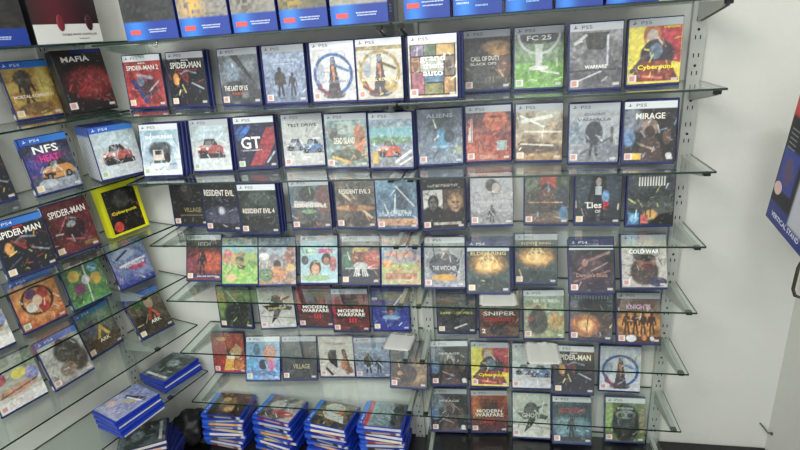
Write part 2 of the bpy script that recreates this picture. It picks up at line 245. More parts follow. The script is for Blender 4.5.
ARTS=[
('w','#a32428','#7c1c20',[('N',.6,6,'#c83c38'),('E',.55,.4,.25,.2,'#2c2c34',.9,.4),('L',.2,.5,.5,.1,.06,'#26356c'),('L',.35,.62,.7,.55,.035,'#8c98a8'),('E',.4,.5,.1,.1,'#5a6a80'),('L',.6,.3,.9,.5,.02,'#b8909a')],'y',[('SPIDER-MAN 2',.5,.76,.86,.09,'#ece8e0'),('MARVEL',.5,.845,.2,.03,'#eee')],0,'game case with red action cover'),
('w','#14161f','#0f121c',SMM,'y',[('SPIDER-MAN',.5,.76,.84,.12,'#ece8e0'),('MARVEL',.5,.85,.2,.03,'#eee'),('MILES MORALES',.5,.67,.6,.03,'#a83030')],0,'black game case with white title and orange flare'),
('g','#59616a','#2e3138',[('N',.6,5,'#7c8890'),('E',.3,.6,.2,.2,'#7c94a8',.6,.7),('P',[(.3,.88),(.7,.5),(.9,.35),(.5,.88)],'#22242a'),('E',.35,.3,.35,.12,'#22242a',.8,.6)],'r',[('THE LAST OF US',.38,.29,.6,.09,'#d8d4cc'),('PART II',.45,.19,.35,.05,'#b05038')],1,'wrapped game case with dark blue-grey stormy cover'),
('g','#8c9cb8','#7d8ca8',GOW,'r',[('GOD OF WAR',.5,.74,.7,.05,'#aebccc'),('RAGNARÖK',.5,.68,.5,.03,'#aebccc')],1,'wrapped game case with two figures in snow'),
('w','#d4d6d6','#c4c6c8',MKR,'r',[('MORTAL KOMBAT 1',.5,.33,.8,.05,'#8a93a0')],1,'white game case with blue ring'),
('w','#d0cdbd','#c4c0ac',MKG,'r',[('MORTAL KOMBAT 1',.5,.33,.8,.05,'#e8dcb0')],1,'white game case with gold ring'),
('w','#e0dcc8','#d8cfae',[('R',.03,.03,.97,.86,'#2c2018')]+[('R',x+.012,y+.012,x+w_-.012,y+h_-.012,c) for x,y,w_,h_,c in ((.04,.66,.28,.19,'#8a7ca0'),(.32,.66,.26,.19,'#5e7a5c'),(.58,.66,.38,.19,'#c8a04c'),(.04,.42,.2,.24,'#c07c4c'),(.24,.4,.5,.26,'#b0b8a4'),(.74,.34,.22,.32,'#7a6a58'),(.04,.05,.28,.37,'#a8606c'),(.32,.24,.42,.16,'#5c8cb0'),(.32,.05,.4,.19,'#8a8a48'),(.72,.05,.24,.29,'#c09048'))]+[('N',.25,9,'#3a3028'),('E',.83,.5,.06,.09,'#3c3028',.8),('E',.15,.52,.06,.09,'#5c3428',.8)],'r',[('grand\ntheft\nauto',.5,.52,.52,.34,'#eef0e8')],1,'cream game case with collage cover'),
('g','#3a3a38','#33332f',[('N',.5,6,'#585a56'),('E',.7,.72,.3,.1,'#b08850',.9,.7),('E',.78,.62,.22,.05,'#d09850',.8,.6),('E',.85,.36,.15,.2,'#7c5a4c',.8,.5),('E',.5,.2,.4,.1,'#56564e',.7,.8)],'r',[('CALL OF DUTY',.46,.53,.62,.08,'#dcdcd0'),('BLACK OPS',.42,.44,.56,.045,'#c8c8bc')],1,'wrapped dark game case with orange sky patch'),
('g','#7c7f80','#6aa040',[('R',0,0,1,.42,'#6ca43c'),('E',.5,.82,.44,.1,'#3c3e3e'),('O',.5,.9,.42,.05,'#c8ccca'),('P',[(.42,.72),(.58,.72),(.56,.35),(.44,.35)],'#c4c8c8'),('E',.5,.33,.2,.04,'#d4d8d0'),('L',.55,.28,.9,.22,.02,'#dfe4da'),('N',.25,7,'#88b868')],'g',[('FC 25',.5,.82,.5,.08,'#e0e0da')],1,'wrapped game case with green pitch cover'),
('g','#77787a','#504e58',[('N',.4,4,'#8c8c8e'),('P',[(.25,.85),(.75,.85),(.65,.6),(.35,.6)],'#2c2c2e',.9),('R',.25,.3,.7,.6,'#6c6e70',.8),('L',.72,.8,.72,.35,.02,'#c4c8d4'),('L',.1,.7,.3,.82,.03,'#b4b8b8'),('L',.15,.12,.6,.26,.015,'#ccccd4'),('R',0,.27,1,.29,'#44444a')],'r',[('WARFARE',.5,.335,.42,.055,'#e4e4de')],1,'wrapped plain grey game case'),
('g','#e2d41a','#d8c81a',CPB,'r',[('Cyberpunk',.55,.25,.72,.09,'#f0e428'),('ULTIMATE EDITION',.8,.86,.3,.03,'#f0e428')],1,'yellow and crimson game case'),
# second row
('w','#8fb6c8','#dfe8ec',[('N',.5,5,'#5c8ca8'),('E',.5,.5,.3,.18,'#2c3238',.9,.4),('R',.3,.28,.56,.5,'#d0c4b4'),('R',.34,.4,.52,.48,'#28303c'),('R',.3,.24,.6,.29,'#444'),('E',.66,.34,.08,.1,'#222'),('E',.6,.7,.5,.05,'#a4c8d8',.6,.8),('R',0,.0,1,.1,'#dfe8ee',.9)],'g',[('SNOWRUNNER',.5,.75,.72,.07,'#f4f4f0')],0,'game case with truck in snow'),
('g','#a4b0b0','#ccd2d0',RUS,'g',[('~',.5,.8,.4,.04,'#c8dce4')],1,'game case with red rally car'),
('w','#182048','#1c1c30',[('L',.1,.6,.35,.8,.06,'#2c6cc0'),('L',.05,.7,.2,.82,.04,'#2458a8'),('P',[(.65,.05),(.3,.05),(.8,.78),(1,.8),(1,.5)],'#a83038'),('N',.3,6,'#2c2c48'),('L',.75,.1,.95,.3,.02,'#b8b8c4')],'g',[('GT',.38,.5,.5,.24,'#e8e8e8'),('GRAN TURISMO 7',.4,.35,.5,.03,'#d8d8d8')],0,'navy game case with big white initials'),
('g','#c0c4c0','#b8bcb8',TD,'r',[('TEST DRIVE',.5,.79,.72,.06,'#2a2c2c')],0,'pale grey game case with two cars'),
('g','#84a8ac','#7c8468',[('N',.5,5,'#9cb4b8'),('E',.22,.62,.14,.12,'#5c5450',.8),('R',.3,.62,.7,.85,'#b8c4b8',.6),('E',.82,.5,.14,.3,'#c87848',.9,.4),('E',.5,.22,.4,.12,'#4c5c40',.8),('L',.15,.2,.5,.1,.03,'#e0b848'),('N',.3,10,'#6a584a')],'r',[('DEAD ISLAND',.45,.5,.5,.12,'#e4e0cc')],1,'game case with bright beach cover'),
('g','#8ca8c0','#8c8c90',[('R',0,.55,1,.74,'#7cb8c0'),('E',.4,.5,.6,.07,'#6c9c58',.8,.6),('C',.45,.32,.5,'#c85c34','#6a5048'),('L',.6,.1,.95,.3,.03,'#e8ece8'),('L',.7,.05,.98,.18,.02,'#e8ece8'),('R',.05,.08,.18,.3,'#e0b040'),('N',.2,9,'#4c5c58')],None,[('~',.5,.78,.6,.05,'#9a9c70')],1,'game case with orange racing car'),
('n','#54606c','#8090a0',[('N',.6,6,'#6c7c8c'),('E',.55,.72,.3,.15,'#2c3438',.7,.6),('E',.55,.45,.14,.2,'#4c8cac',.9,.5),('E',.7,.5,.12,.12,'#30363a',.8),('R',.3,.3,.8,.33,'#8cb0c8',.7),('E',.9,.25,.12,.08,'#b0b080',.6,.8)],'r',[('ALIENS',.5,.88,.6,.07,'#b4c0c8')],1,'shiny grey-blue game case'),
('g','#384048','#a84838',[('E',.66,.75,.26,.2,'#c86848'),('E',.62,.8,.08,.03,'#7c3c30'),('E',.75,.8,.06,.03,'#7c3c30'),('E',.45,.25,.5,.22,'#a04434',.9,.4),('N',.4,7,'#c87858'),('R',.68,.18,.9,.36,'#9cbcb8'),('R',.06,.55,.16,.75,'#c03c34'),('R',.3,.04,.7,.1,'#c8a088',.6)],'r',[('~',.1,.56,.1,.42,'#e4dcd4')],1,'game case with large orange fighter face'),
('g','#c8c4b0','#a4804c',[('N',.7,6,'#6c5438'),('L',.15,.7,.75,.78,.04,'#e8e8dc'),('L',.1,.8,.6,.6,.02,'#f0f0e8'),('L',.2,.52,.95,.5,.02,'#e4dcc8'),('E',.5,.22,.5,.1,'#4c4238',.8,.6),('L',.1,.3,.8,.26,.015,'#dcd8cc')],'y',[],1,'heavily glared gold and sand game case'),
('g','#b4b8bc','#80868c',[('E',.15,.5,.16,.2,'#6c8494',.7,.6),('F',.5,.12,.56,'#30343a'),('E',.5,.5,.18,.2,'#383c42'),('L',.25,.15,.85,.42,.02,'#5a6068'),('L',.86,.3,.86,.58,.03,'#585850'),('E',.8,.2,.25,.12,'#6c7480',.8,.8)],'r',[("ASSASSIN'S",.5,.82,.42,.05,'#5c6066'),('VALHALLA',.5,.73,.68,.045,'#4c5056')],1,'silver game case with warrior and sword'),
('w','#2a2a2e','#201c1e',MIR+[('R',.18,.03,.34,.15,'#e8c020')],'r',[('MIRAGE',.5,.76,.56,.1,'#e4e0d4')],0,'dark game case with hooded figure and yellow square'),
# third row
('n','#100f0e','#161412',VIL,'r',[('VILLAGE',.58,.34,.5,.1,'#8c8058')],0,'black game case with dim gold title'),
('n','#15151c','#2a2c3c',[('E',.5,.3,.5,.2,'#4c5064',.8,.9),('E',.5,.42,.1,.08,'#b0b4c4',.8,.8),('R',0,.0,1,.16,'#22222c',.7)],'r',[('RESIDENT EVIL',.48,.8,.86,.13,'#e0d8cc'),('8',.5,.42,.12,.1,'#c4c8d0')],0,'black game case with pale moonlit glow'),
('w','#26302a','#161816',RE4,'r',[('RESIDENT EVIL 4',.5,.46,.84,.1,'#d8cfc4')],0,'dark green-black game case with white header'),
('g','#5c8088','#342824',[('N',.5,5,'#6c5c54'),('E',.45,.72,.2,.16,'#3a3430',.8),('E',.85,.6,.2,.3,'#8a4a3c',.6,.6),('P',[(.05,.45),(.1,.58),(.7,.54),(.95,.42)],'#c8c4c0',.8),('E',.45,.35,.2,.04,'#7c9c58',.9)],'r',[('RESIDENT EVIL 4',.5,.48,.8,.08,'#e8dcd4')],1,'wrapped game case with teal and rust cover'),
('n','#5c5850','#3c3834',[('N',.5,6,'#8c7c64'),('L',.2,.68,.9,.2,.03,'#c8b49c'),('L',.3,.9,.6,.4,.012,'#a8a090'),('E',.5,.4,.5,.06,'#c08850',.8,.6),('E',.45,.45,.12,.14,'#6c4c40',.8)],'r',[('RESIDENT EVIL 3',.5,.74,.8,.09,'#d8d0c4')],1,'wrapped brown game case with crossing streaks'),
('n','#6c94ac','#4a5c70',[('N',.5,5,'#46647c'),('E',.62,.6,.18,.25,'#3c4450',.8),('L',.5,.85,.92,.45,.015,'#dce4ea'),('L',.48,.7,.44,.3,.015,'#d8e0e4'),('L',.2,.5,.3,.25,.012,'#c8d4dc'),('R',0,.06,1,.2,'#c8905c',.8)],'r',[('~',.45,.32,.8,.12,'#b8c8cc')],1,'wrapped icy blue game case with orange base strip'),
('n','#1c1a18','#201c1a',[('R',.03,.2,.48,.78,'#c8c8c0'),('B',.26,.5,.26,'#6c6860','#201e1c','#1c1c1c'),('R',.5,.2,.98,.78,'#5c4838'),('B',.78,.48,.34,'#b08c6c','#8a6a44','#2a2622'),('R',.25,.08,.9,.13,'#c8c0b4',.6)],'r',[('~',.5,.86,.7,.06,'#9a968c')],0,'black game case with two portrait panels'),
('g','#b0b2b4','#98989a',[('E',.56,.72,.16,.14,'#8c8480'),('E',.5,.76,.14,.12,'#3c3836',.9,.4),('E',.6,.7,.09,.1,'#b4a8a0'),('R',0,.0,1,.25,'#7c7c7e',.7),('F',.5,.05,.32,'#3c3c40')],'r',[('HELLBLADE II',.5,.44,.8,.05,'#bcbec0')],1,'pale grey game case with profile head'),
('n','#54604c','#4a3c34',[('R',.35,.68,.7,.95,'#c04c30'),('E',.5,.55,.2,.24,'#5c4438'),('E',.5,.62,.08,.1,'#8c6850'),('E',.15,.75,.15,.15,'#6c7c60',.8),('E',.85,.5,.15,.25,'#34404c',.8),('R',.1,.4,.85,.43,'#c89870',.8),('E',.5,.12,.5,.1,'#8c7460',.6),('E',.88,.2,.1,.14,'#4c84b0',.9,.5),('N',.3,8,'#2c2824')],'r',[],1,'wrapped game case with red and brown heroes'),
('n','#2c3a44','#22282e',[('E',.2,.7,.2,.3,'#405058',.7,.8),('E',.8,.7,.2,.3,'#384a54',.7,.8),('F',.5,.08,.85,'#12151a'),('E',.5,.86,.16,.09,'#101214'),('E',.5,.8,.06,.08,'#b09c90'),('R',.44,.55,.56,.72,'#b4bcc4'),('E',.66,.52,.08,.12,'#6ca0d0',.9,.6)],'y',[('Lies',.42,.36,.32,.12,'#e0dcd4'),('P',.68,.35,.12,.16,'#c8242c'),('OF',.5,.24,.12,.06,'#d8d4cc')],0,'dark teal game case with top-hatted figure'),
('n','#4c545c','#26282a',[('N',.5,6,'#5c6460'),('E',.55,.55,.5,.12,'#3a4440',.8,.6),('E',.5,.2,.14,.09,'#f0b850',.9,.8),('L',.4,.15,.4,.28,.012,'#181410'),('L',.5,.15,.5,.3,.012,'#181410'),('P',[(.45,0),(.7,.2),(1,.25),(1,0)],'#16181a'),('R',.03,.02,.27,.24,'#2c84b8'),('E',.15,.13,.09,.08,'#8cc0dc'),('R',.3,.03,.46,.2,'#c85c58')],None,[('IIIIIIIIII',.5,.82,.56,.17,'#dcdcd4')],0,'dark game case with blue age badge'),
# fourth row
('w','#3c2628','#7c2c28',[('R',0,.7,1,.885,'#1c1618'),('E',.7,.4,.5,.2,'#c8502c',.9,.8),('E',.2,.35,.25,.15,'#8c3c50',.8,.8),('F',.45,.14,.52,'#1c1820'),('R',.2,.03,1,.12,'#241c58')],'y',[('JEDI',.5,.78,.4,.11,'#a8a49c'),('DELUXE EDITION',.6,.075,.6,.035,'#d8d8e4')],0,'game case with lone figure on red sunset'),
('n','#7c8c94','#6cb840',[('R',0,.66,1,.86,'#74b4cc'),('R',0,0,1,.36,'#74bc3c'),('E',.25,.55,.25,.15,'#c88858',.9),('E',.55,.5,.16,.2,'#4c3c38',.9),('E',.15,.66,.12,.08,'#d8587c',.9),('E',.8,.5,.18,.18,'#78a848'),('E',.25,.12,.14,.08,'#e0b080'),('N',.35,9,'#d8d06c')],None,[],1,'game case with lime green cartoon cover'),
('n','#8ca0b0','#a08060',[('N',.5,7,'#b0c4d0'),('E',.5,.42,.1,.1,'#402c24'),('E',.5,.22,.24,.16,'#d88c50',.95,.4),('E',.85,.6,.14,.2,'#a8583c',.8),('E',.15,.6,.14,.08,'#e8e8ec'),('E',.2,.2,.2,.14,'#4c7c48',.9),('E',.85,.35,.15,.08,'#e0b850',.8),('N',.25,10,'#2c3c30')],None,[('~',.5,.82,.6,.07,'#3c70b0')],1,'game case with orange-clad cartoon hero'),
('g','#88bccc','#a8ccd0',[('N',.4,6,'#d0dce0'),('E',.4,.32,.16,.16,'#5c3c2c'),('E',.4,.28,.11,.11,'#d8a078'),('E',.7,.5,.13,.13,'#382824'),('E',.7,.46,.08,.08,'#b88060'),('E',.12,.48,.1,.1,'#4c4c4c'),('E',.88,.4,.1,.16,'#c04c48',.8),('R',.15,.62,.4,.72,'#78b048'),('R',.48,.62,.88,.72,'#c04c84'),('E',.4,.1,.4,.07,'#8cb85c',.8)],None,[('~',.3,.68,.2,.09,'#e8f0d8')],1,'game case with big-headed cartoon kids'),
('g','#5c5c58','#2a2a30',[('E',.2,.5,.22,.2,'#4c7c5c',.9,.5),('E',.5,.55,.26,.2,'#8c4838',.9),('E',.82,.5,.2,.2,'#c85c44',.9,.5),('E',.5,.72,.2,.06,'#b8a860',.7),('L',.1,.32,.95,.32,.01,'#ccc'),('R',0,0,1,.28,'#20222a')]+[('L',.5+d*.03,.4,.5+d*.06,.16,.016,'#d4d4d0') for d in (-3,-2,-1,1,2,3)]+[('E',.5,.38,.18,.07,'#c8c8c4')],'y',[],1,'game case with green and red wrestler art'),
('n','#90a0a8','#a0a868',[('R',0,.45,1,.8,'#6c9cc8',.8),('E',.5,.62,.35,.1,'#b88c8c',.9),('R',0,.2,1,.45,'#88b850',.8),('E',.15,.42,.12,.1,'#e0902c'),('N',.5,11,'#c86850'),('N',.3,12,'#e8e0a0'),('R',.1,.1,.9,.24,'#b84c44',.6)],None,[('~',.5,.62,.6,.08,'#c87860')],1,'game case with busy multicolour cartoon cover'),
('w','#a8acac','#9498a0',[('E',.5,.45,.38,.24,'#4c5058'),('E',.5,.7,.13,.16,'#8c8680'),('E',.5,.8,.13,.07,'#b8b8b4'),('E',.5,.62,.11,.06,'#6c645c'),('L',.2,.9,.28,.5,.014,'#3c3c40'),('L',.86,.55,.78,.2,.02,'#3c3c40'),('E',.5,.19,.3,.07,'#d09c30')],'r',[('THE WITCHER',.5,.38,.6,.09,'#c8c8c8')],0,'grey game case with armoured man'),
('t','#1e2a28','#3c5450',ER,'y',[('ELDEN RING',.5,.755,.84,.07,'#c8b478')],0,'game case with golden rings under blue header'),
('g','#2a3430','#3c5450',ER,'y',[('ELDEN RING',.5,.82,.7,.05,'#c8b478')],1,'game case with golden rings under grey glare'),
('t','#1c1a20','#241c34',[('N',.5,6,'#4c3c44'),('E',.45,.5,.3,.16,'#584048',.8,.6),('L',.3,.55,.9,.75,.03,'#8c6c64'),('L',.1,.2,.9,.4,.02,'#8c5c54'),('L',.5,.4,.85,.55,.015,'#b08c84'),('E',.35,.55,.06,.07,'#a87c74')],'r',[("Demon's Souls",.5,.32,.7,.08,'#a08078')],0,'dark purple game case under blue header'),
('g','#c8c4ba','#b8b2aa',[('E',.5,.3,.32,.26,'#3c302e',.95,.3),('E',.55,.5,.22,.16,'#8a5c4c'),('E',.52,.66,.32,.14,'#8c8c84'),('E',.55,.56,.2,.07,'#20201e'),('E',.35,.6,.09,.09,'#4c4c48'),('E',.58,.4,.16,.05,'#5c2c28'),('E',.8,.1,.2,.09,'#3c3c60')],'r',[('CALL OF DUTY',.5,.78,.44,.05,'#fff'),('COLD WAR',.5,.68,.66,.08,'#fbfbf4')],0,'pale game case with helmeted soldier'),
# fifth row
('n','#4c5c40','#20241c',[('E',.1,.6,.15,.4,'#7c9c48',.7,.9),('E',.7,.5,.24,.3,'#181c1a',.95,.4),('E',.4,.3,.25,.25,'#202420',.9,.5),('L',.3,.9,.6,.6,.03,'#8c9c8c')],'y',[],0,'green-black game case with crouched silhouette'),
('n','#b4b4ac','#c4c4bc',GHS,'r',[('SNIPER',.5,.48,.5,.05,'#c8b870')],0,'white game case with black ink sniper'),
('n','#7c2c2c','#381c1c',MW3,'r',[('MODERN\nWARFARE',.5,.44,.78,.17,'#ece8e0'),('III',.55,.26,.2,.12,'#c02c30')],1,'red-black shooter game case standing flat on shelf'),
('g','#7c2c2c','#381c1c',MW3,'r',[('MODERN\nWARFARE',.5,.44,.78,.17,'#ece8e0'),('III',.55,.26,.2,.12,'#c02c30')],0,'red-black shooter game case with grey header'),
('n','#343c74','#1c3098',[('E',.5,.8,.4,.1,'#6c7468',.9,.6),('E',.5,.42,.24,.22,'#3c5c94',.9,.5),('E',.5,.5,.12,.12,'#302c30'),('E',.5,.42,.06,.06,'#c07c68'),('E',.5,.3,.25,.05,'#8cb4d0',.8),('L',.6,.6,.85,.85,.02,'#c4ccd0'),('R',0,.72,.15,.78,'#ddd',.8)],'y',[],0,'royal blue game case with central portrait'),
('n','#3a3c3c','#15181c',[('N',.4,6,'#4c5454'),('L',.5,.4,.9,.7,.008,'#8c8c60'),('L',.45,.1,.75,.2,.02,'#d4d4cc'),('R',0,.05,1,.09,'#24282c')],'y',[('~',.5,.46,.84,.05,'#b8b440')],1,'dark wrapped game case with yellow-green title'),
('n','#8c8060','#5c3c28',[('R',0,.2,1,.6,'#5c3020'),('N',.4,7,'#2c2420'),('E',.5,.15,.25,.12,'#23201e',.9)],None,[('SNIPER',.5,.52,.8,.09,'#dcd4c8'),('CONTRACTS 2',.5,.38,.76,.07,'#c83830'),('2',.1,.13,.1,.1,'#ddd')],1,'brown game case with red subtitle band'),
('w','#9cac94','#8c9460',[('E',.35,.35,.25,.28,'#2c2c24',.95,.4),('E',.35,.62,.08,.08,'#3c342c'),('E',.8,.35,.2,.16,'#c09c50',.95,.5),('N',.3,8,'#4c5438'),('E',.15,.4,.08,.06,'#b04c40',.8)],'r',[('~',.58,.78,.7,.08,'#e4e8dc')],1,'green-brown game case with soldier silhouette'),
('n','#58646c','#3c4450',[('E',.6,.7,.4,.2,'#181c1e',.95,.5),('E',.8,.4,.2,.3,'#1c2022',.95,.5),('E',.35,.3,.35,.22,'#b86c2c',.95,.7),('E',.38,.3,.18,.12,'#ffc470',.95,.8),('L',.4,.2,.42,.42,.015,'#2c1c14'),('R',0,0,1,.06,'#16181c'),('N',.2,9,'#88542c')],'r',[('IIIIIIIIIIII',.5,.88,.8,.07,'#8c949c')],0,'dark game case with orange explosion'),
('g','#5c4444','#8c5c20',[('E',.5,.4,.5,.2,'#d89028',.95,.7)]+[('F',x,.18,.42,'#3c1c14') for x in (.22,.42,.6,.8)]+[('R',0,0,1,.13,'#3a2018'),('E',.32,.09,.12,.07,'#d8dcdc'),('E',.62,.1,.06,.05,'#d87c2c'),('E',.8,.09,.05,.04,'#ccc'),('N',.2,9,'#6c3c1c')],'r',[('KNIGHTS',.5,.72,.56,.1,'#d8b4d0')],0,'game case with four figures on gold flames'),
# sixth row
('n','#a8402c','#9c2c24',[('P',[(.55,.4),(.75,.75),(.95,.6),(.8,.35)],'#c8a070'),('E',.55,.4,.13,.12,'#e8dcc8'),('E',.5,.52,.08,.08,'#3c2420'),('P',[(.3,.05),(.4,.35),(.65,.35),(.6,.05)],'#e0a830'),('E',.8,.2,.15,.15,'#c87c30',.9),('E',.3,.85,.15,.05,'#d8a040')],'r',[],0,'small red game case with kicking fighter'),
('w','#74a8cc','#4c88c8',[('N',.4,6,'#a8c8dc'),('E',.7,.62,.2,.2,'#c87c60',.95,.5),('E',.5,.35,.12,.12,'#1c2438'),('E',.15,.35,.16,.12,'#4cacd8',.95),('E',.75,.32,.12,.12,'#c85c94',.9),('E',.5,.15,.4,.06,'#3c70a8',.9),('E',.3,.7,.1,.14,'#38586c',.8)],'g',[],0,'sky blue game case with pink and orange blobs'),
('g','#3c4444','#14181c',[('E',.55,.72,.32,.2,'#20262a',.95,.6),('E',.6,.45,.28,.25,'#101418',.95,.6),('N',.2,6,'#56605c')],'r',[('VILLAGE',.55,.3,.5,.11,'#a49c74')],0,'smoky black game case with pale gold title'),
('n','#c4c0b4','#c0bcb2',[('P',[(.25,.55),(.5,.68),(.52,.2),(.3,.35)],'#1c1a1a'),('E',.38,.5,.13,.17,'#241e1c',.95),('L',.72,.65,.85,.15,.06,'#5c3020'),('E',.72,.3,.1,.16,'#c08050',.9,.6),('L',.2,.2,.35,.05,.04,'#1c1a1a'),('E',.85,.15,.12,.1,'#7c4c30',.8)],'r',[('THE QUARRY',.5,.82,.6,.07,'#8c3c3c')],1,'off-white game case with black hand shapes'),
('g','#8894ac','#8490a8',GOW,'r',[('RAGNARÖK',.5,.74,.6,.05,'#a8b4c4')],1,'bluish wrapped game case with two small figures'),
('n','#3c3a34','#4c3828',[('E',.7,.4,.35,.3,'#a88858',.8,.9),('E',.45,.3,.28,.2,'#201a18',.95),('E',.45,.55,.13,.12,'#2c2622'),('N',.3,8,'#5c4838'),('E',.25,.3,.08,.05,'#c88850',.8)],'r',[('~',.4,.8,.4,.08,'#b0ac9c')],1,'brown and amber soldier game case in front of the posts'),
('w','#2a2a2e','#201c1e',MIR,'r',[('MIRAGE',.5,.72,.56,.05,'#c4c4c0')],0,'dark game case with hooded figure'),
('g','#e2d41a','#d8c81a',CPB,'r',[('Cyberpunk',.55,.25,.72,.09,'#f0e428')],1,'yellow and red game case'),
('g','#c0c4c0','#c8ccd0',TD,'r',[],1,'silver game case with blue car'),
('w','#14161f','#0f121c',SMM,'y',[('SPIDER-MAN',.5,.76,.84,.12,'#ece8e0'),('MARVEL',.5,.85,.2,.03,'#eee')],0,'black game case with tall white title'),
('n','#c4c8d0','#c8ccd4',MKR,'r',[('MORTAL KOMBAT 1',.5,.4,.7,.04,'#8a93a0')],0,'white game case with blue ring and dark warrior'),
# seventh row
('g','#2a2a2e','#201c1e',MIR,'r',[('MIRAGE',.5,.72,.56,.05,'#c4c4c0')],0,'dark game case with hooded figure under grey header'),
('g','#a83c2c','#2c1818',[('E',.15,.7,.25,.25,'#c85034',.8,.9),('N',.5,6,'#5c2420'),('E',.5,.62,.25,.2,'#2c1c1c',.8,.8),('R',.3,.2,.6,.28,'#8c2c24',.7)],'r',[('MODERN\nWARFARE',.5,.46,.78,.18,'#e4e0d4'),('III',.55,.27,.2,.08,'#b02c2c')],0,'red-black game case with white blocky title'),
('n','#b8bcac','#c8ccc0',GHS,'r',[('GHOST',.5,.5,.5,.1,'#c4c4b4')],0,'white game case with inky black rifle shape'),
('w','#3c4c54','#2c4450',[('E',.3,.35,.3,.2,'#6c98a4',.8,.9),('E',.75,.35,.25,.2,'#5c8894',.8,.9),('F',.48,.12,.42,'#101a20'),('R',0,.04,1,.12,'#182428',.9),('N',.3,6,'#1c2c34')],'r',[('RONIN',.5,.7,.64,.1,'#a83834')],0,'misty teal game case with red title'),
('w','#6c8048','#5c6c3c',[('E',.52,.42,.36,.44,'#171a18',.98,.25),('E',.5,.62,.24,.1,'#8c948c',.8,.5),('E',.4,.6,.08,.05,'#202422'),('E',.62,.6,.08,.05,'#202422'),('E',.5,.3,.14,.16,'#363a36',.8),('E',.06,.6,.12,.35,'#98b850',.8,.6),('E',.95,.5,.1,.3,'#a0946c',.7,.8)],'r',[('MODERN WARFARE',.5,.76,.4,.05,'#c4ccc4')],0,'green game case with masked face'),
# left wall
('b','#b89028','#a87820',[('N',.6,6,'#dcc04c'),('F',.4,.2,.65,'#3c3028'),('E',.38,.7,.2,.15,'#4c4030',.9,.5),('E',.5,.15,.4,.12,'#6c5030',.8),('E',.8,.6,.15,.3,'#e0cc60',.7,.8)],'y',[('MORTAL KOMBAT 11',.5,.38,.86,.06,'#ece4d4')],0,'yellow-gold game case with blue header'),
('n','#161316','#181214',[('E',.6,.45,.45,.28,'#7c1c20',.95,.7),('N',.5,8,'#380c10'),('E',.6,.4,.2,.2,'#8c2828',.6,.8)],'r',[('MAFIA',.42,.86,.56,.09,'#ece8e4')],0,'tall black game box with blood-red picture'),
('b','#28284c','#4c5464',[('E',.2,.5,.4,.2,'#3c3c94',.8,.9),('E',.5,.62,.35,.1,'#8c2c74',.7,.9),('P',[(0,0),(.4,.3),(.9,.4),(1,.3),(1,0)],'#8c94a0'),('C',.58,.36,.62,'#d08c34','#3c2c24'),('E',.3,.15,.2,.08,'#c0c8d0',.7)],'y',[('NFS',.48,.77,.54,.14,'#f0f0ee'),('HEAT',.5,.6,.4,.12,'#d83c94')],0,'game case with orange car and magenta neon'),
('b','#a4b4bc','#c4ccd0',RUS,'g',[('~',.5,.8,.4,.04,'#c8dce4')],0,'front game case of the thick row with red rally car'),
('b','#14161f','#0f121c',SMM,'y',[('SPIDER-MAN',.5,.76,.84,.12,'#ece8e0'),('MARVEL',.5,.85,.2,.03,'#e33')],0,'black game case with orange flare'),
('n','#4c1c20','#5c2024',[('N',.5,5,'#7c2428'),('E',.55,.45,.24,.2,'#28141a',.9,.5),('L',.2,.45,.45,.7,.015,'#c0606c'),('L',.3,.3,.7,.2,.015,'#b8585c'),('E',.5,.55,.1,.06,'#a8b0b8',.7),('R',.65,.06,.95,.15,'#7c5c28')],'y',[('SPIDER-MAN',.5,.8,.84,.13,'#ece0dc')],0,'dark red game case with webbing lines'),
('n','#14130f','#14120f',[('E',.5,.75,.25,.2,'#4c4c44',.8,.5),('N',.4,7,'#2c2c20'),('E',.2,.14,.14,.12,'#d83c28')],None,[('Cyberpunk',.5,.45,.8,.09,'#ece428')],0,'bulky game box in neon yellow frame'),
('b','#c87830','#b85020',[('E',.5,.5,.5,.45,'#e8a048',.8,1),('O',.5,.5,.33,.06,'#2c2420'),('E',.4,.65,.13,.1,'#5c3c6c'),('E',.65,.6,.12,.12,'#c03c30'),('E',.35,.4,.13,.1,'#e4dcd0'),('E',.6,.35,.12,.12,'#b82c28'),('E',.5,.5,.1,.1,'#e8c8a4'),('N',.25,9,'#7c2c1c')],'g',[],0,'orange game case with ring of colourful fighters'),
('n','#4c6c50','#5c9c48',[('L',.5,0,.55,.88,.015,'#e4e4dc'),('E',.25,.65,.14,.12,'#e0b83c'),('E',.3,.35,.13,.12,'#8c3c70'),('E',.75,.45,.15,.13,'#e0bc34'),('E',.75,.7,.14,.1,'#58a8b8'),('E',.25,.15,.15,.1,'#48843c'),('E',.5,.5,.1,.1,'#e4e4e4'),('N',.3,9,'#2c3c50')],None,[('~',.5,.85,.7,.05,'#eee')],0,'green game case with cartoon animals'),
('n','#7c90b4','#4c5ca4',[('N',.4,5,'#98a8c8'),('E',.4,.7,.3,.12,'#b8c4d8',.8,.6),('L',.1,.6,.5,.75,.03,'#2c3c74'),('L',.2,.45,.9,.5,.03,'#e0e0e8'),('E',.65,.35,.25,.07,'#b83c5c',.9,.5),('R',0,0,1,.1,'#3c4894')],None,[('~',.55,.42,.6,.05,'#f0e4ec')],0,'periwinkle blue game case with jets'),
('b','#c4c4c0','#a8a49c',[('E',.6,.6,.32,.25,'#34302c',.95,.4),('E',.75,.35,.25,.25,'#3c342c',.95,.5),('E',.45,.25,.2,.14,'#8c7460',.8),('N',.4,8,'#5c5448'),('E',.5,.8,.1,.08,'#2c2824')],'r',[],0,'white game case with dark soldier splash'),
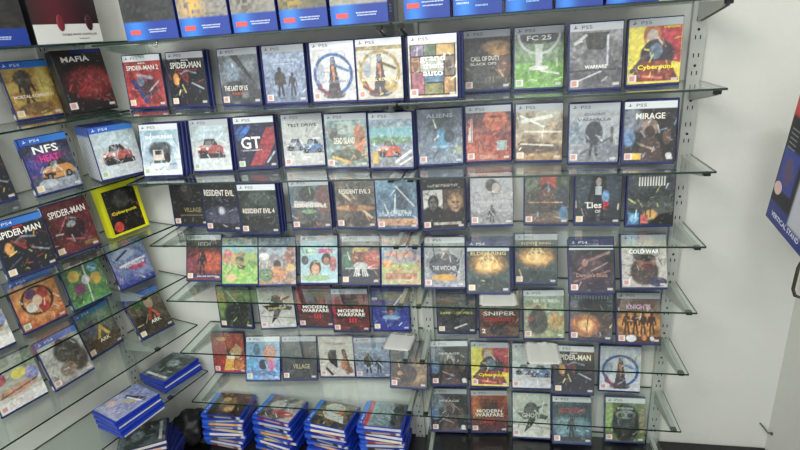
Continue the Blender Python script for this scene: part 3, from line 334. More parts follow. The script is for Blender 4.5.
('b','#7c8c84','#5c4c34',[('E',.25,.6,.2,.15,'#5c5c80',.8),('E',.7,.75,.3,.14,'#8c9c90',.8),('E',.5,.2,.5,.15,'#5c4428',.9,.6),('N',.4,8,'#3c3424'),('P',[(.35,.3),(.55,.6),(.75,.3),(.66,.3),(.55,.48),(.45,.3)],'#e0b43c')],'y',[('ARK',.55,.24,.3,.08,'#e8e0c8')],0,'olive game case with gold triangle emblem'),
('b','#6c6450','#3c3020',[('N',.5,8,'#2c2418'),('E',.4,.75,.25,.12,'#4c7c40',.8),('E',.6,.7,.12,.14,'#c8a888',.8),('E',.2,.3,.2,.2,'#181410',.8),('P',[(.4,.32),(.58,.62),(.76,.32),(.68,.32),(.58,.5),(.48,.32)],'#c84c38')],'y',[('ARK',.58,.26,.3,.08,'#e8e0d0')],0,'brown game case with red triangle emblem'),
('n','#6c7c60','#d8d4cc',[('N',.4,7,'#c4c8c4'),('E',.6,.62,.16,.1,'#e0d048'),('E',.2,.65,.14,.12,'#b04c54'),('E',.85,.5,.14,.14,'#8890c8'),('E',.5,.35,.4,.1,'#c89c74',.9),('R',0,.0,1,.2,'#e0dcd8'),('L',.1,.3,.9,.38,.02,'#8c4c38')],'r',[],0,'pale anime style game case'),
]
# ---------------- room ----------------
def struct(name,me): return tag(link(name,me),kind='structure')
XR=1.187; LU=Vector((.2974,.9548,0)); LN=Vector((.9548,-.2974,0)); L0=Vector((-1.0662,0,0))
struct('wall_back',boxme('wall_back',(-1.2,XR+.05,0,.1,0,2.9),M['wall']))
o=struct('wall_left',boxme('wall_left',(-3.2,0,0,.1,0,2.9),M['wall'])); o.location=L0; o.rotation_euler=(0,0,math.atan2(LU.y,LU.x))
o=struct('wall_right',boxme('wall_right',(XR,XR+.1,-3.2,.0,0,2.9),M['wall']))
struct('floor',boxme('floor',(-2.6,XR+.1,-3.3,.1,-.1,0),M['floor']))
struct('ceiling',boxme('ceiling',(-2.6,XR+.1,-3.3,.1,2.9,3),M['ceil']))
bm=bmesh.new(); boxbm(bm,.012,XR-.002,-.30,-.002,0,.172,bev=.003)
tag(link('plinth',mesh(bm,'plinth',M['plinth'])),'long black plinth running from the middle uprights to the right corner','plinth')
bm=bmesh.new(); boxbm(bm,-.84,.009,-.30,-.002,0,.13,bev=.003)
tag(link('plinth',mesh(bm,'plinth_m',M['plinth'])),'lower black plinth carrying the four low stacks of cases','plinth')
bm=bmesh.new(); boxbm(bm,-1.2,.0,-.27,-.002,0,.13,bev=.003)
o=tag(link('plinth',mesh(bm,'plinth_l',M['plinth'])),'black plinth at the foot of the left wall','plinth'); o.location=L0-LU*.16; o.rotation_euler=(0,0,math.atan2(LU.y,LU.x))
# ---------------- shelving ----------------
ZS=[1.6373,1.4303,1.2228,1.0152,.8141,.609,.400,.195]; DP=.2203
ORD=['top','second','third','fourth','fifth','sixth','seventh','lowest']
def shelf(x0,x1,z,label,grp):
    bm=bmesh.new(); boxbm(bm,x0,x1,-DP,-.004,z-.003,z+.003,bev=.0008,mi=0)
    for f in bm.faces:
        if abs(f.normal.z)<.5: f.material_index=1
    return tag(link('glass_shelf',mesh(bm,'glass_shelf',M['glass'],M['edge'])),label,'shelf',grp)
SL=[-.865,-.905,-.865,-.838,-.826,-.822,-.823,-.823]
for i,z in enumerate(ZS):
    if i<7: shelf(SL[i],.012,z,'clear glass shelf, %s one of the back wall left of the middle posts'%ORD[i],'glass shelves on the back wall')
    shelf(.016,.831,z,'clear glass shelf, %s one of the back wall right of the middle posts'%ORD[i],'glass shelves on the back wall')
SE=[0,-.07]+[0]*5
AL=math.atan2(LU.y,LU.x); P0=Vector((-.8514,-.0454,0))
def onleft(s,t=0,z=0): v=P0+LU*s+LN*t; return Vector((v.x,v.y,z))
for i,z in enumerate(ZS[:7]):
    o=shelf(-1.1,SE[i],0,'clear glass shelf, %s one on the left wall'%ORD[i],'glass shelves on the left wall')
    o.location=onleft(0,-DP,z+.008); o.rotation_euler=(0,0,AL)
# slotted uprights
def post_me():
    bm=bmesh.new(); h=1.72
    prism(bm,[(-.018,-.001),(-.018,-.017),(-.0155,-.017),(-.0155,-.004),(.0155,-.004),(.0155,-.017),(.018,-.017),(.018,-.001)],0,h,'z')
    boxbm(bm,-.0165,.0165,-.0172,-.0155,0,h)
    sl=bm
    k=0; z=.03
    while z<h-.03:
        for s in (-1,1): boxbm(sl,s*.0062-.0014,s*.0062+.0014,-.0178,-.0168,z,z+.011,mi=1)
        if k%2==0:
            boxbm(sl,-.0032,.0032,-.0178,-.0168,z+.022,z+.0285,bev=.0015,mi=1)
        z+=.047; k+=1
    return mesh(bm,'upright',M['metal'],M['slot'])
PM=post_me()
def bracket_me(mt=None,len_=.2):
    bm=bmesh.new()
    for s in (-1,1):
        prism(bm,[(-.016,-.004),(-.016,-.052),(-.03,-.05),(-len_+.01,-.018),(-len_,-.012),(-len_,-.004)],s*.0055-.001,s*.0055+.001,'x')
    boxbm(bm,-.0055,.0055,-len_,-.016,-.0062,-.0045)
    return mesh(bm,'bracket',mt or M['metal'])
BM=bracket_me(); RP=boxme('rubber_pad',(-.008,.008,-.208,-.192,-.014,-.0035),M['rubber'],.0015); CP=bracket_me(M['clear'])
def upright(loc,rz,label,levels,blabel,grp,dz=0):
    p=empty('slotted_upright',loc,(0,0,rz)); tag(p,label,'upright','slotted wall uprights')
    link('channel',PM,p)
    for i in levels:
        b=empty('shelf_bracket',(loc[0],loc[1],ZS[i]+dz),(0,0,rz)); tag(b,blabel%ORD[i],'bracket',grp)
        link('arm',BM,b); link('end_cap',RP,b)
upright((.815,0,.10),0,'grey slotted steel upright at the bare right end of the shelving',range(8),'steel shelf bracket at the right end, under the %s shelf','brackets at the right end')
upright((-.022,0,.10),0,'slotted steel upright in the middle, left one of the pair',range(7),'middle steel shelf bracket, left of its pair, under the %s shelf','brackets of the middle uprights')
upright((.035,0,.10),0,'slotted steel upright in the middle, right one of the pair',range(8),'middle steel shelf bracket, right of its pair, under the %s shelf','brackets of the middle uprights')
for s,w_ in ((-.17,'nearest the corner'),(-.86,'far from the corner')):
    v=onleft(s,-DP,.10); upright((v.x,v.y,.10),AL,'slotted steel upright on the left wall, '+w_,range(4,7) if s>-.5 else range(7),'steel bracket on the left wall '+w_+', under the %s shelf','left wall brackets',.008)
for i in range(7):
    b=tag(link('clear_bracket',CP),'clear plastic bracket at the corner end of the %s back shelf'%ORD[i],'bracket','clear corner brackets'); b.location=(SL[i]+.035,0,ZS[i])
# clear ring clips on shelf edges
def ring(loc,label):
    bm=bmesh.new(); tube(bm,[(0.008*math.cos(a),-.002,.008*math.sin(a)) for a in np.linspace(0,2*math.pi,17)],.0022,6)
    me=mesh(bm,'ring_clip',M['clear']); smooth(me); o=tag(link('ring_clip',me),label,'clip','clear clips on shelf edges'); o.location=loc
ring((-.66,-.2235,1.630),'small clear clip on the top glass edge above the dark case')
v=onleft(-.19,.003,1.64); ring((v.x,v.y,1.638),'small clear clip on the left top glass edge under the white band')
v=onleft(-.11,.003,1.43); ring((v.x,v.y,1.431),'small clear clip on the left second glass edge near the corner')

# ---------------- game cases ----------------
def case_me(name,w_,h_,d_,mt):
    bm=bmesh.new(); boxbm(bm,-w_/2,w_/2,0,d_,0,h_,bev=.0022)
    # opening groove lip on the right side and thumb notch, hinge ridge on the left
    boxbm(bm,w_/2-.0005,w_/2+.0005,d_*.42,d_*.58,.004,h_-.004)
    boxbm(bm,w_/2-.0005,w_/2+.0009,d_*.3,d_*.7,h_*.42,h_*.58,bev=.0004)
    boxbm(bm,-w_/2-.0006,-w_/2+.0005,d_*.06,d_*.14,.003,h_-.003); boxbm(bm,-w_/2-.0006,-w_/2+.0005,d_*.86,d_*.94,.003,h_-.003)
    me=mesh(bm,name,mt); return me
KW,KH,KD=.135,.171,.0142
SH=case_me('shell',KW,KH,KD,M['blue']); SHB=case_me('shell_bright',KW,KH,KD,M['pblue'])
THICK=case_me('shell_thick',.152,.188,.036,M['black']); YEL=case_me('shell_yellow',.142,.178,.03,M['yellow'])
def logo_me(c):
    bm=bmesh.new()
    for pts in ([(-.0045,-.0035),(.001,-.0028),(.001,.0045),(-.001,.0045),(-.001,-.001),(-.0045,-.002)],[(.0015,-.0028),(.005,-.0015),(.005,0),(.0015,-.0005)]):
        bm.faces.new([bm.verts.new((x,0,z)) for x,z in pts])
    return mesh(bm,'mark',cmat(c))
LG={'d':logo_me('#26282c'),'l':logo_me('#dfe6f0')}
SPINE={}
def spine_me(c,w2=KD*.78,h2=.162,hc='#dfe1e4'):
    k=(c,hc,w2)
    if k not in SPINE:
        im=np.zeros((24,3,3)); im[:]=lin(c); im[20:]=lin(hc); im[6:16,1]=np.array(lin(c))*.4+np.array(lin('#ddd'))*.5
        im[1:3]=np.array(lin('#ddd'))*.8
        me=gridmesh('spine_sleeve',im,w2,h2,M['cover']); me.transform(Matrix.Rotation(R(-90),4,'Z')); SPINE[k]=me
    return SPINE[k]
COV={}
def cover_me(k):
    a=ARTS[k]; key=(a[0],a[1],a[2],str(a[3]),a[6])
    if key not in COV:
        ops=list(a[3])
        for t in a[5]:
            if t[0]=='~': ops.append(('Z',t[1]-t[3]/2,t[2]-t[4]/2,t[1]+t[3]/2,t[2]+t[4]/2,t[5]))
        COV[key]=gridmesh('sleeve',paint(a[0],a[1],a[2],ops,a[4],k+1),CW,CH,M['wrap'] if a[6] else M['cover'])
    return COV[key]
def dress(root,k,shell=SH,sx=1,sz=1,yo=0,spine=None):
    a=ARTS[k]
    link('shell',shell,root)
    c=link('sleeve',cover_me(k),root); c.location=(.001,-.0004,.0075*sz); c.scale=(sx,1,sz)
    y=-.0009
    for n,t in enumerate(a[5]):
        if t[0]=='~': continue
        o=link('title_lettering',textme(t[0],t[3]*CW,t[4]*CH,cmat(t[5])),c); o.location=((t[1]-.5)*CW,-.0004-.0001*n,t[2]*CH)
    if a[0] in 'wgbt':
        l='l' if a[0] in 'bt' else 'd'
        o=link('header_mark',LG[l],c); o.location=(-.40*CW,-.0005,.943*CH)
        o=link('header_lettering',textme('PS4' if a[0] in 'bt' else 'PS5',.026,.008,cmat('#dfe6f0' if l=='l' else '#4a4d52'),0),c); o.location=(-.18*CW,-.0005,.942*CH)
    if spine: s=link('spine_sleeve',spine_me(spine,hc='#2a5cc0' if a[0]=='b' else '#dfe1e4'),root); s.location=(-KW/2-.0007,KD/2,.0045)
CASEXY=[(1,-0.838,-0.063,1,5),(1,-0.676,-0.081,-4,5),(1,-0.482,-0.118,-4,5),(1,-0.331,-0.136,-4,5),(1,-0.177,-0.158,-4,5),(1,-0.040,-0.170,-4,5),(1,0.111,-0.195,-4,5),(1,0.253,-0.071,5,5),(1,0.393,-0.092,-1,5),(1,0.530,-0.173,5,5),(1,0.681,-0.129,3,5),(2,-0.774,-0.158,3,10),(2,-0.627,-0.108,3,9),(2,-0.479,-0.087,5,6),(2,-0.324,-0.077,5,8),(2,-0.173,-0.111,-0,7),(2,-0.031,-0.128,-3,5),(2,0.113,-0.097,5,5),(2,0.254,-0.075,4,5),(2,0.397,-0.086,-2,5),(2,0.542,-0.126,-2,5),(2,0.684,-0.142,-2,9),(3,-0.780,-0.053,-1,5),(3,-0.629,-0.108,-5,5),(3,-0.485,-0.132,-0,5),(3,-0.322,-0.090,5,5),(3,-0.172,-0.085,-1,5),(3,-0.034,-0.098,1,5),(3,0.115,-0.101,7,5),(3,0.261,-0.072,3,15),(3,0.426,-0.061,-1,5),(3,0.575,-0.063,-1,5),(3,0.720,-0.078,3,5),(4,-0.759,-0.088,2,22),(4,-0.607,-0.115,2,22),(4,-0.467,-0.115,4,22),(4,-0.323,-0.097,2,21),(4,-0.175,-0.100,2,21),(4,-0.036,-0.102,2,22),(4,0.109,-0.115,2,22),(4,0.250,-0.147,2,24),(4,0.398,-0.074,1,11),(4,0.561,-0.134,2,24),(4,0.720,-0.095,2,22),(5,-0.682,-0.058,-2,5),(5,-0.518,-0.052,8,5),(5,-0.377,-0.035,3,4),(5,-0.237,-0.059,3,5),(5,-0.094,-0.044,3,5),(5,0.137,-0.047,3,5),(5,0.282,-0.066,4,8),(5,0.429,-0.069,4,16),(5,0.576,-0.074,-2,18),(5,0.722,-0.083,1,21),(6,-0.751,-0.053,1,10),(6,-0.598,-0.094,5,24),(6,-0.456,-0.077,5,19),(6,-0.318,-0.045,4,8),(6,-0.181,-0.037,4,5),(6,-0.040,-0.094,-0,24),(6,0.107,-0.062,5,13),(6,0.248,-0.059,2,12),(6,0.391,-0.058,2,12),(6,0.531,-0.077,0,19),(6,0.683,-0.048,0,9),(7,0.098,-0.065,3,15),(7,0.244,-0.054,5,11),(7,0.393,-0.071,1,17),(7,0.533,-0.087,2,22),(7,0.712,-0.060,1,13),(11,-1.069,-0.250,70,8),(11,-0.960,-0.155,66,8),(12,-1.003,-0.327,69,8),(12,-0.898,-0.178,56,8),(13,-1.046,-0.457,66,8),(13,-1.019,-0.305,67,8),(13,-0.969,-0.124,71,8),(14,-1.111,-0.416,71,8),(14,-1.059,-0.271,71,8),(14,-0.987,-0.127,66,18),(15,-1.070,-0.416,74,15),(15,-1.084,-0.244,77,12),(15,-0.961,-0.124,66,26),(15,-1.137,-0.546,70,8)]
cnt={}
NTH=['first','second','third','fourth','fifth','sixth','seventh','eighth','ninth','tenth','eleventh']
BEHIND={1:2,2:1,3:1,4:1,5:1,6:2,9:1,10:1,11:2,12:1,13:1,15:1,16:2,17:1,18:1,20:1,21:2,23:1,24:2,25:1,27:1,28:1,30:1,33:1,36:1,38:1,39:1,40:2,42:2,44:1,46:1,48:1,54:1,55:1,57:1,59:1,63:1,67:1,68:1,69:1}
WH={12:'left',13:'left',14:'left',11:'left'}
def place(o,x,y,z,yaw,lean,th=KD):
    o.location=(x,y,z+.0033+th*math.sin(R(lean))); o.rotation_euler=(-R(lean),0,R(yaw))
for k,(row,x,y,yaw,lean) in enumerate(CASEXY):
    left=row>10; i=row%10
    n=cnt.get(row,0); cnt[row]=n+1
    z=ZS[i]+(.008 if left else 0)
    look=ARTS[k][7]
    e=empty('game_case',rot=(0,0,0))
    if left: lab='%s, %s on %s left-wall shelf'%(look,NTH[n],ORD[i])
    else: lab='%s, %s on %s back shelf'%(look,NTH[n],ORD[i])
    tag(e,lab,'game case','game cases facing out on the left wall' if left else 'game cases facing out on the back wall')
    if k==71:
        e.name='game_box'; place(e,x,y,z,yaw,lean,.036); dress(e,k,THICK,1.13,1.1)
        o=link('blue_header',boxme('blue_header',(-.02,.07,-.0012,-.0002,.176,.186),M['navy']),e)
    elif k==76:
        e.name='game_box'; place(e,x,y-.0,z,yaw,lean,.03); dress(e,k,YEL,.9,.92)
        bm=bmesh.new(); w2,h2,t=.071,.178,.006
        for b in ((-w2,-w2+t,0,h2),(w2-t,w2,0,h2),(-w2+t,w2-t,0,t),(-w2+t,w2-t,h2-t*1.5,h2)): boxbm(bm,b[0],b[1],-.004,.001,b[2],b[3])
        link('raised_rim',mesh(bm,'raised_rim',M['yellow']),e)
    else:
        place(e,x,y,z,yaw,lean)
        dress(e,k,spine=('#23263a' if k!=73 else '#c8ccd2') if left else None)
    for b in range(BEHIND.get(k,0)):
        if y+(b+1)*.0155+.171*math.sin(R(lean))+KD>-.021: continue
        q=empty('game_case'); tag(q,'blue edge of a game case %s behind the %s case on %s back shelf'%('directly' if b==0 else 'second',NTH[n],ORD[i]),'game case','game cases stacked behind others')
        d=(b+1)*.0152; dx=.006*(b+1) if n%3!=2 else .004*(b+1)
        cyaw,cl=R(yaw),R(lean)
        # slide straight back along the shelf, keep the same lean
        q.location=e.location+Vector((dx*math.cos(cyaw)-d/math.cos(cl)*math.sin(cyaw),dx*math.sin(cyaw)+d/math.cos(cl)*math.cos(cyaw),0)); q.rotation_euler=e.rotation_euler
        link('shell',SH,q); link('spine_sleeve',spine_me('#26304c'),q).location=(-KW/2-.0007,KD/2,.0045)
    if k==73:
        for b in range(7):
            q=empty('game_case'); tag(q,'game case spine, %s behind the red rally car case on the left wall'%NTH[b],'game case','row of identical cases by the corner')
            d=(b+1)*.0146; q.location=e.location+Vector((-math.sin(R(yaw))*d/math.cos(R(lean)),math.cos(R(yaw))*d/math.cos(R(lean)),0)); q.rotation_euler=e.rotation_euler
            link('shell',SH,q); link('spine_sleeve',spine_me('#c8ccd2',hc='#2a5cc0'),q).location=(-KW/2-.0007,KD/2,.0045)

# ---------------- stacks of cases lying flat ----------------
LAST=[None]
PC=[('#2c2220','#8c6c50'),('#c8b060','#e8d8b0'),('#b8bcc4','#5c6c80'),('#8c2c28','#e0d8d0'),('#d89838','#6c3c24'),('#3c4450','#a8b0b8'),('#d8d8d4','#46608c')]
def lie(name,cx,cy_,z,yaw,k,label,grp,spine,bright=True,tilt=0):
    e=empty('game_case'); a=R(yaw)
    # lying: local z -> horizontal direction d, front face up
    d=Vector((-math.sin(a),math.cos(a),0)); c=Vector((cx,cy_,0))-d*KH/2
    e.location=(c.x,c.y,z); e.rotation_euler=(-R(90)+R(tilt),0,a)
    tag(e,label,'game case',grp); LAST[0]=e
    if k is not None: dress(e,k,SHB if bright else SH,spine=spine)
    else:
        link('shell',SHB if bright else SH,e)
        s=link('spine_sleeve',spine_me(spine,hc='#2a5cc0'),e); s.location=(-KW/2-.0007,KD/2,.0045)
    return e
ART2={'a':('b','#2c2420','#241c1c',[('E',.5,.5,.3,.2,'#a88058',.8,.6),('E',.3,.4,.15,.12,'#e0b060',.8,.6),('N',.5,7,'#3c2c28'),('E',.7,.6,.1,.1,'#e0c060',.8)],None,[],0,''),
'b':('b','#3c3434','#c8c0bc',[('N',.7,6,'#1c1c20'),('E',.3,.3,.12,.3,'#c04c40',.8),('E',.6,.6,.2,.2,'#e0d8d4',.7,.6)],None,[],0,''),
'c':('b','#2c2c30','#3c3c3c',[('P',[(.2,.1),(.5,.2),(.6,.8),(.3,.6)],'#c8d0d0'),('E',.75,.5,.2,.25,'#bcbcb4',.9),('E',.6,.3,.08,.06,'#c8503c'),('N',.2,8,'#c8b04c')],None,[],0,''),
'd':('b','#9cbcc8','#34404c',[('R',0,.78,1,.885,'#c83838'),('E',.5,.5,.4,.2,'#7c9ca4',.8,.8),('E',.5,.15,.5,.15,'#242c34',.9),('N',.3,7,'#88785c')],None,[],0,''),
'e':('n','#3c4848','#2c3434',[('N',.6,6,'#78888c'),('E',.5,.6,.2,.14,'#94a8a8',.8,.7),('R',.1,.08,.9,.15,'#d8dcdc')],None,[],0,''),
'f':('n','#7c88bc','#9ca0c8',[('N',.4,6,'#c8ccdc'),('L',.3,.6,.8,.75,.07,'#242428'),('L',.35,.6,.8,.68,.025,'#f0f0f0'),('L',.4,.45,.7,.6,.03,'#c8b03c'),('E',.2,.3,.15,.1,'#e0b8ac',.9)],None,[],0,'')}
A0=len(ARTS)
for kk in 'abcdef': ARTS.append(ART2[kk])
stacks=[(-.77,-.08,90,0,'leftmost low stack','dark and golden game'),(-.552,-.085,78,1,'second low stack from left','black and white game'),(-.338,-.10,80,2,'third low stack from left','dark and pale splashed game'),(-.143,-.085,87,3,'low stack beside the middle uprights','grey-blue red-striped game')]
POSN=['on top','second from top','third from top','fourth from top','fifth from top','sixth from top','seventh from top','eighth from top','ninth from top','at the bottom']
for sx_,sy2,yw,an,nm,lk in stacks:
    rs=random.Random(an+11)
    for j in range(10):
        z=.1305+.0152*(10-j)
        sp=PC[(an*3+j*2)%7]
        if j==0: lab='%s case on top of the %s'%(lk,nm)
        else: lab='game case lying %s in the %s'%(POSN[j],nm)
        k=A0+an if j==0 else None
        lie('',sx_+(0 if j==0 else rs.uniform(-.006,.009)),sy2-(0 if j==0 else rs.uniform(0,.008)),z,yw+(0 if j==0 else rs.uniform(-8,8)),k,lab,'cases stacked flat on the lowest shelf',sp[j%2] )
# two stacks on the left wall shelf
for (cx,cy_,yw,an,nm,lk,nn) in ((-.982,-.09,-17,4,'short stack nearest the corner','smoky dark game',3),(-.998,-.325,-21,5,'stack beside the corner stack','lilac game',4)):
    rs=random.Random(an)
    for j in range(nn):
        z=ZS[6]+.0116+.0149*(nn-j)
        lab=('%s case on top of the %s, left wall'%(lk,nm)) if j==0 else 'game case lying %s in the %s, left wall'%(POSN[j],nm)
        lie('',cx+j*.006,cy_-j*.003,z,yw+(0 if j==0 else rs.uniform(-6,6)),A0+an if j==0 else None,lab,'cases stacked flat on the left wall shelf',PC[(j+an)%7][1])
        if j%2:
            q=LAST[0]; s_2=link('opening_edge',spine_me('#d4d4d0',w2=.006),q); s_2.rotation_euler=(0,0,R(180)); s_2.location=(KW/2+.0012,KD/2,.0045)
# fanned heap in the corner on the plinth
rs=random.Random(9)
FN=POSN; _=['on top','second from top','third from top','fourth from top','fifth from top','sixth from top','seventh from top','at the bottom']
for j in range(10):
    lie('',-.985-.008*abs(j-4),-.27+.001*j,.1305+.0149*(10-j),120-j*7,A0+4 if j==0 else None,'game case %s in the fanned heap in the left corner'%FN[j],'fanned heap of cases in the corner',('#d8d4cc','#c8a090','#e4e2dc','#8c6c5c')[j%4],bright=False)

# ---------------- boxes on the top shelf ----------------
def product_box(x0,x1,z,dep,hh,band,looks,label,loc=None,rz=0,y=-.205,hue=0,red=True,side=True):
    e=empty('product_box',loc or ((x0+x1)/2,y,z),(0,0,rz)); tag(e,label,'box','blue boxes on the top shelf')
    w_=(x1-x0)-.004
    bm=bmesh.new(); boxbm(bm,-w_/2,w_/2,0,dep,0,hh,bev=.001); link('carton',mesh(bm,'carton',M['navy']),e)
    im=np.zeros((40,44,3)); u,v=np.meshgrid(np.linspace(0,1,44),np.linspace(0,1,40)); b=band/hh
    blu=np.array(lin('#16358a'))*(1-.0)+0*im; k=np.exp(-((u-.22)/.2)**2)[...,None]; blu=blu*(1-k)+np.array(lin('#2c78d0'))*k
    rsn=np.random.RandomState(hue+3); g=rsn.rand(30,30); fx_=(u*20)%1; i_=(u*20).astype(int); j_=(v*26).astype(int); def_=(g[j_,i_]*(1-fx_)+g[j_,i_+1]*fx_)[...,None]**1.5
    pc=[np.array(lin(c)) for c in looks]
    pic=pc[0]*(1-def_)+pc[1]*def_; blob=(np.exp(-(((u-.3)/.22)**2+((v-b-.15)/.16)**2))[...,None]*(g[j_,(i_+7)%30][...,None]>.4)); pic=pic*(1-blob)+pc[2]*blob
    im=np.where((v<b)[...,None],blu,pic)
    me=gridmesh('front_print',im,w_-.002,hh-.004,M['paint']); f=link('front_print',me,e); f.location=(0,-.0005,.002)
    if red:
        r_=link('red_label',boxme('red_label',(-.016,.016,-.0006,0,-.006,.006),cmat('#d84c48'),0),f); r_.location=(-w_*.29,-.0004,band*.42)
        for n,(wd,zz) in enumerate(((.055,.52),(.05,.4))):
            t=link('fine_lettering',textme('lllilillilillil',wd,.0032,cmat('#c8d4ec')),f); t.location=(w_*.13,-.0008,band*zz)
    else:
        for n,(wd,zz,xx) in enumerate(((.034,.62,-.3),(.034,.5,-.3),(.03,.38,-.3),(.03,.28,.08))):
            t=link('fine_lettering',textme('lllilillil',wd,.0042,cmat('#d8e0f0' if n<3 else '#8cc0e8')),f); t.location=(w_*xx,-.0008,band*zz)
    if side:
        for zz in (.55,.7,.85):
            t=link('side_lettering',textme('lillil',.03,.004,cmat('#d8e0f0')),e); t.rotation_euler=(0,0,R(90)); t.location=(w_/2+.0008,.03,band*zz)
    return e
z0=ZS[0]+.0035
bx=[(-.76,-.592,('#26282a','#3c3e3e','#1c1c1e')),(-.588,-.434,('#8c8c86','#5c5a54','#d8a850')),(-.430,-.297,('#8c8a84','#6c6a60','#4c4840')),(-.293,-.155,('#6c6a5c','#4c4a40','#a89048')),(-.151,.008,('#9c9c94','#7c7c70','#8c8870'))]
BL_=['blue boxed gadget with dark window, leftmost on the top back shelf','blue boxed gadget with golden picture, second on the top back shelf','blue boxed gadget with dim picture, third on the top back shelf','blue boxed gadget with olive picture, fourth on the top back shelf','blue boxed gadget with grey picture, left of the middle uprights']
for n,(a,b,c) in enumerate(bx): product_box(a,b,z0,.09,.2,.05,c,BL_[n],hue=n,rz=0)
bx=[(.045,.168,True),(.171,.298,False),(.301,.418,False),(.421,.536,False),(.539,.662,False)]
BR_=['deep blue box with red label, right of the middle uprights','deep blue box with bold lettering, second right of the middle uprights','deep blue box with bold lettering, third right of the middle uprights','deep blue box with bold lettering, fourth right of the middle uprights','deep blue box with bold lettering, rightmost on the top shelf']
for n,(a,b,rd) in enumerate(bx): product_box(a,b,z0,.09,.2,.075,('#1a3f9c','#24509c','#2c60b0'),BR_[n],hue=20+n,red=rd,side=False)
v=onleft(-.192,-.012); e=empty('headset_box',(v.x,v.y,z0+.008),(0,0,AL)); tag(e,'black and crimson boxed headset with white lower band, top left-wall shelf','box')
link('carton',boxme('carton',(-.098,.098,0,.1,0,.22),M['black'],.001),e)
link('white_band',boxme('white_band',(-.097,.097,-.0012,0,.001,.052),M['white']),e)
im=np.zeros((30,30,3)); u,v2=np.meshgrid(np.linspace(0,1,30),np.linspace(0,1,30)); im[:]=lin('#1c0c10')
k=np.exp(-((u-.35)/.3)**2)[...,None]; im=im*(1-k)+np.array(lin('#4c141e'))*k
f=link('front_print',gridmesh('front_print',im,.192,.165,M['paint']),e); f.location=(0,-.0008,.053)
for n,(xx,c) in enumerate(((-.02,'#6c1828'),(.065,'#34101a'))):
    bm=bmesh.new(); bmesh.ops.create_uvsphere(bm,u_segments=16,v_segments=10,radius=1)
    for q in bm.verts: q.co=Vector((q.co.x*.011,q.co.y*.0015,q.co.z*.022))
    me=mesh(bm,'handle_picture',cmat(c)); smooth(me); o=link('handle_picture',me,e); o.location=(xx,-.002,.055)
t=link('band_lettering',textme('DOUBLE SHOCK CONTROLLER',.105,.006,cmat('#2c2c2c')),e); t.location=(.03,-.0016,.024)
t=link('band_lettering',textme('lililililli',.03,.003,cmat('#444444')),e); t.location=(.04,-.0016,.012)
v=onleft(-.405,-.012); product_box(-.1,.1,z0+.008,.09,.2,.042,('#1c1c1e','#34322c','#4c483c'),'dark windowed box with blue band at the left edge, top left-wall shelf',loc=(v.x,v.y,z0+.008),rz=AL,hue=40,side=False)
# edge cases cut off by the left side of the frame
for i,s,lk,an in ((1,-.475,'orange-brown game case cut by the frame edge, second left-wall shelf',70),(2,-.475,'dark blue game case cut by the frame edge, third left-wall shelf',74),(3,-.60,'dim game case cut by the frame edge, fourth left-wall shelf',80),(4,-.60,'grey game case cut by the frame edge, fifth left-wall shelf',83)):
    v=onleft(s,-.115 if i<3 else -.12); e=empty('game_case'); tag(e,lk,'game case','game cases facing out on the left wall'); place(e,v.x,v.y,ZS[i]+.008,70,10); dress(e,an,spine='#23263a')

# ---------------- white cards on the glass ----------------
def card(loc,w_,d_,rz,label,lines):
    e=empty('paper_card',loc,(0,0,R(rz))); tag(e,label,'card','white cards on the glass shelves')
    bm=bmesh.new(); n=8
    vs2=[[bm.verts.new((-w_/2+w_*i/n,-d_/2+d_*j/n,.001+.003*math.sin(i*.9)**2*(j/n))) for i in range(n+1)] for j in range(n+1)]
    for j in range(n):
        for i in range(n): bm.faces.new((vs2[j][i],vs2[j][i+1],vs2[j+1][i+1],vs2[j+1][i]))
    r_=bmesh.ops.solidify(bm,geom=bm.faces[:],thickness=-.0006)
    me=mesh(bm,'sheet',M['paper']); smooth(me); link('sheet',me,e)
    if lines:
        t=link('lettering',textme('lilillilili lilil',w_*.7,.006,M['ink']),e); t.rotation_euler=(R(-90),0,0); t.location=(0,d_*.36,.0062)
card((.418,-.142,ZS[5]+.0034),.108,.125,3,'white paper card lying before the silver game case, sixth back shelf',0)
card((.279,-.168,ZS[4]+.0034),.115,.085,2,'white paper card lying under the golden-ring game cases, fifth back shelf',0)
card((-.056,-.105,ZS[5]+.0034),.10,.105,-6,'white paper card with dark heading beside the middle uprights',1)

# ---------------- right wall: hanging box, hook, nail ----------------
e=empty('stand_box'); e.matrix_world=Matrix.Translation((1.0,-.135,1.075))@Matrix.Rotation(R(11),4,'X')@Matrix.Rotation(R(-90),4,'Z')
tag(e,'dark boxed vertical stand hanging at the right edge of the photo','box')
link('carton',boxme('carton',(0,.24,0,.085,0,.34),M['black'],.001),e)
link('pale_edge',boxme('pale_edge',(-.0008,.003,-.001,.03,.05,.34),M['white']),e)
im=np.zeros((34,24,3)); u,v=np.meshgrid(np.linspace(0,1,24),np.linspace(0,1,34)); im[:]=lin('#17171c')
def put(mask,c):
    global im
    im=np.where(mask[...,None],np.array(lin(c)),im)
put((v<.16)&(u<.99),'#2c3478'); put((v>.28)&(v<.62)&(u>.04)&(u<.36),'#34408c'); put((np.hypot((u-.2)/.11,(v-.45)/.11)<1),'#54486c'); put((v>.12)&(v<.7)&(u>.46),'#b8bcc4'); put((v>.86)&(u<.5),'#c03c40')
f=link('front_print',gridmesh('front_print',im,.234,.335,M['paint']),e); f.location=(.12,-.0016,.002)
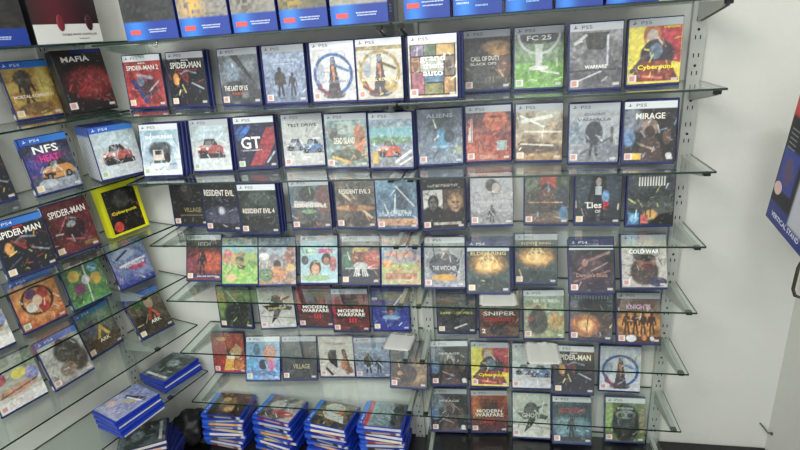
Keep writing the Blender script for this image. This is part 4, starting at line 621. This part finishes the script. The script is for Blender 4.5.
bm=bmesh.new(); bmesh.ops.create_cone(bm,cap_ends=True,segments=20,radius1=.018,radius2=.018,depth=.001); bmesh.ops.rotate(bm,verts=bm.verts,matrix=Matrix.Rotation(R(90),3,'X'))
o=link('round_seal',mesh(bm,'round_seal',cmat('#d8b8b0')),e); o.location=(.025,-.002,.098)
t=link('band_lettering',textme('VERTICAL STAND',.15,.014,cmat('#d8dcec')),e); t.location=(.105,-.003,.028)
for n in range(5):
    t=link('fine_lettering',textme('lililili',.035,.004,cmat('#9ca0a8')),e); t.location=(.035,-.003,.26-n*.012)
bm=bmesh.new(); tube(bm,[(1.062,-.25,1.03),(1.044,-.25,.97),(1.042,-.25,.91),(1.048,-.252,.892),(1.06,-.255,.888),(1.07,-.26,.9),(1.19,-.26,.905)],.0045,8)
me=mesh(bm,'wire_hook',M['brown']); smooth(me); HK=tag(link('wire_hook',me),'bent bronze wire hook below the hanging box','hook')
bm=bmesh.new(); tube(bm,[(-.012,.0,.012),(-.004,-.008,.004),(.006,-.022,-.009),(.014,-.026,-.008)],.0026,6)
bmesh.ops.create_uvsphere(bm,u_segments=10,v_segments=6,radius=.0055,matrix=Matrix.Translation((.016,-.027,-.008)))
me=mesh(bm,'bent_nail',M['nail']); o=tag(link('bent_nail',me),'bent nail sticking out of the plaster near the floor','nail'); o.location=(1.168,0,.262)
# crumpled black bag in the corner behind the fanned heap
bm=bmesh.new(); bmesh.ops.create_icosphere(bm,subdivisions=4,radius=1)
from mathutils import noise as _n
for v in bm.verts:
    c=v.co.copy(); k=1+.22*_n.noise(c*2.1)+.10*_n.noise(c*5.3)
    v.co=Vector((c.x*.072*k,c.y*.074*k,max(c.z,-.55)*.075*k+.042)); v.co.z=max(v.co.z,0)
me=mesh(bm,'crumpled_bag',mat('black_nylon','#101013',.55,bump=(60,.4))); smooth(me)
o=tag(link('crumpled_bag',me),'crumpled black bag on the plinth in the left corner behind the fanned heap','bag'); o.location=(-.945,-.10,.1305); o.rotation_euler=(0,0,.4)
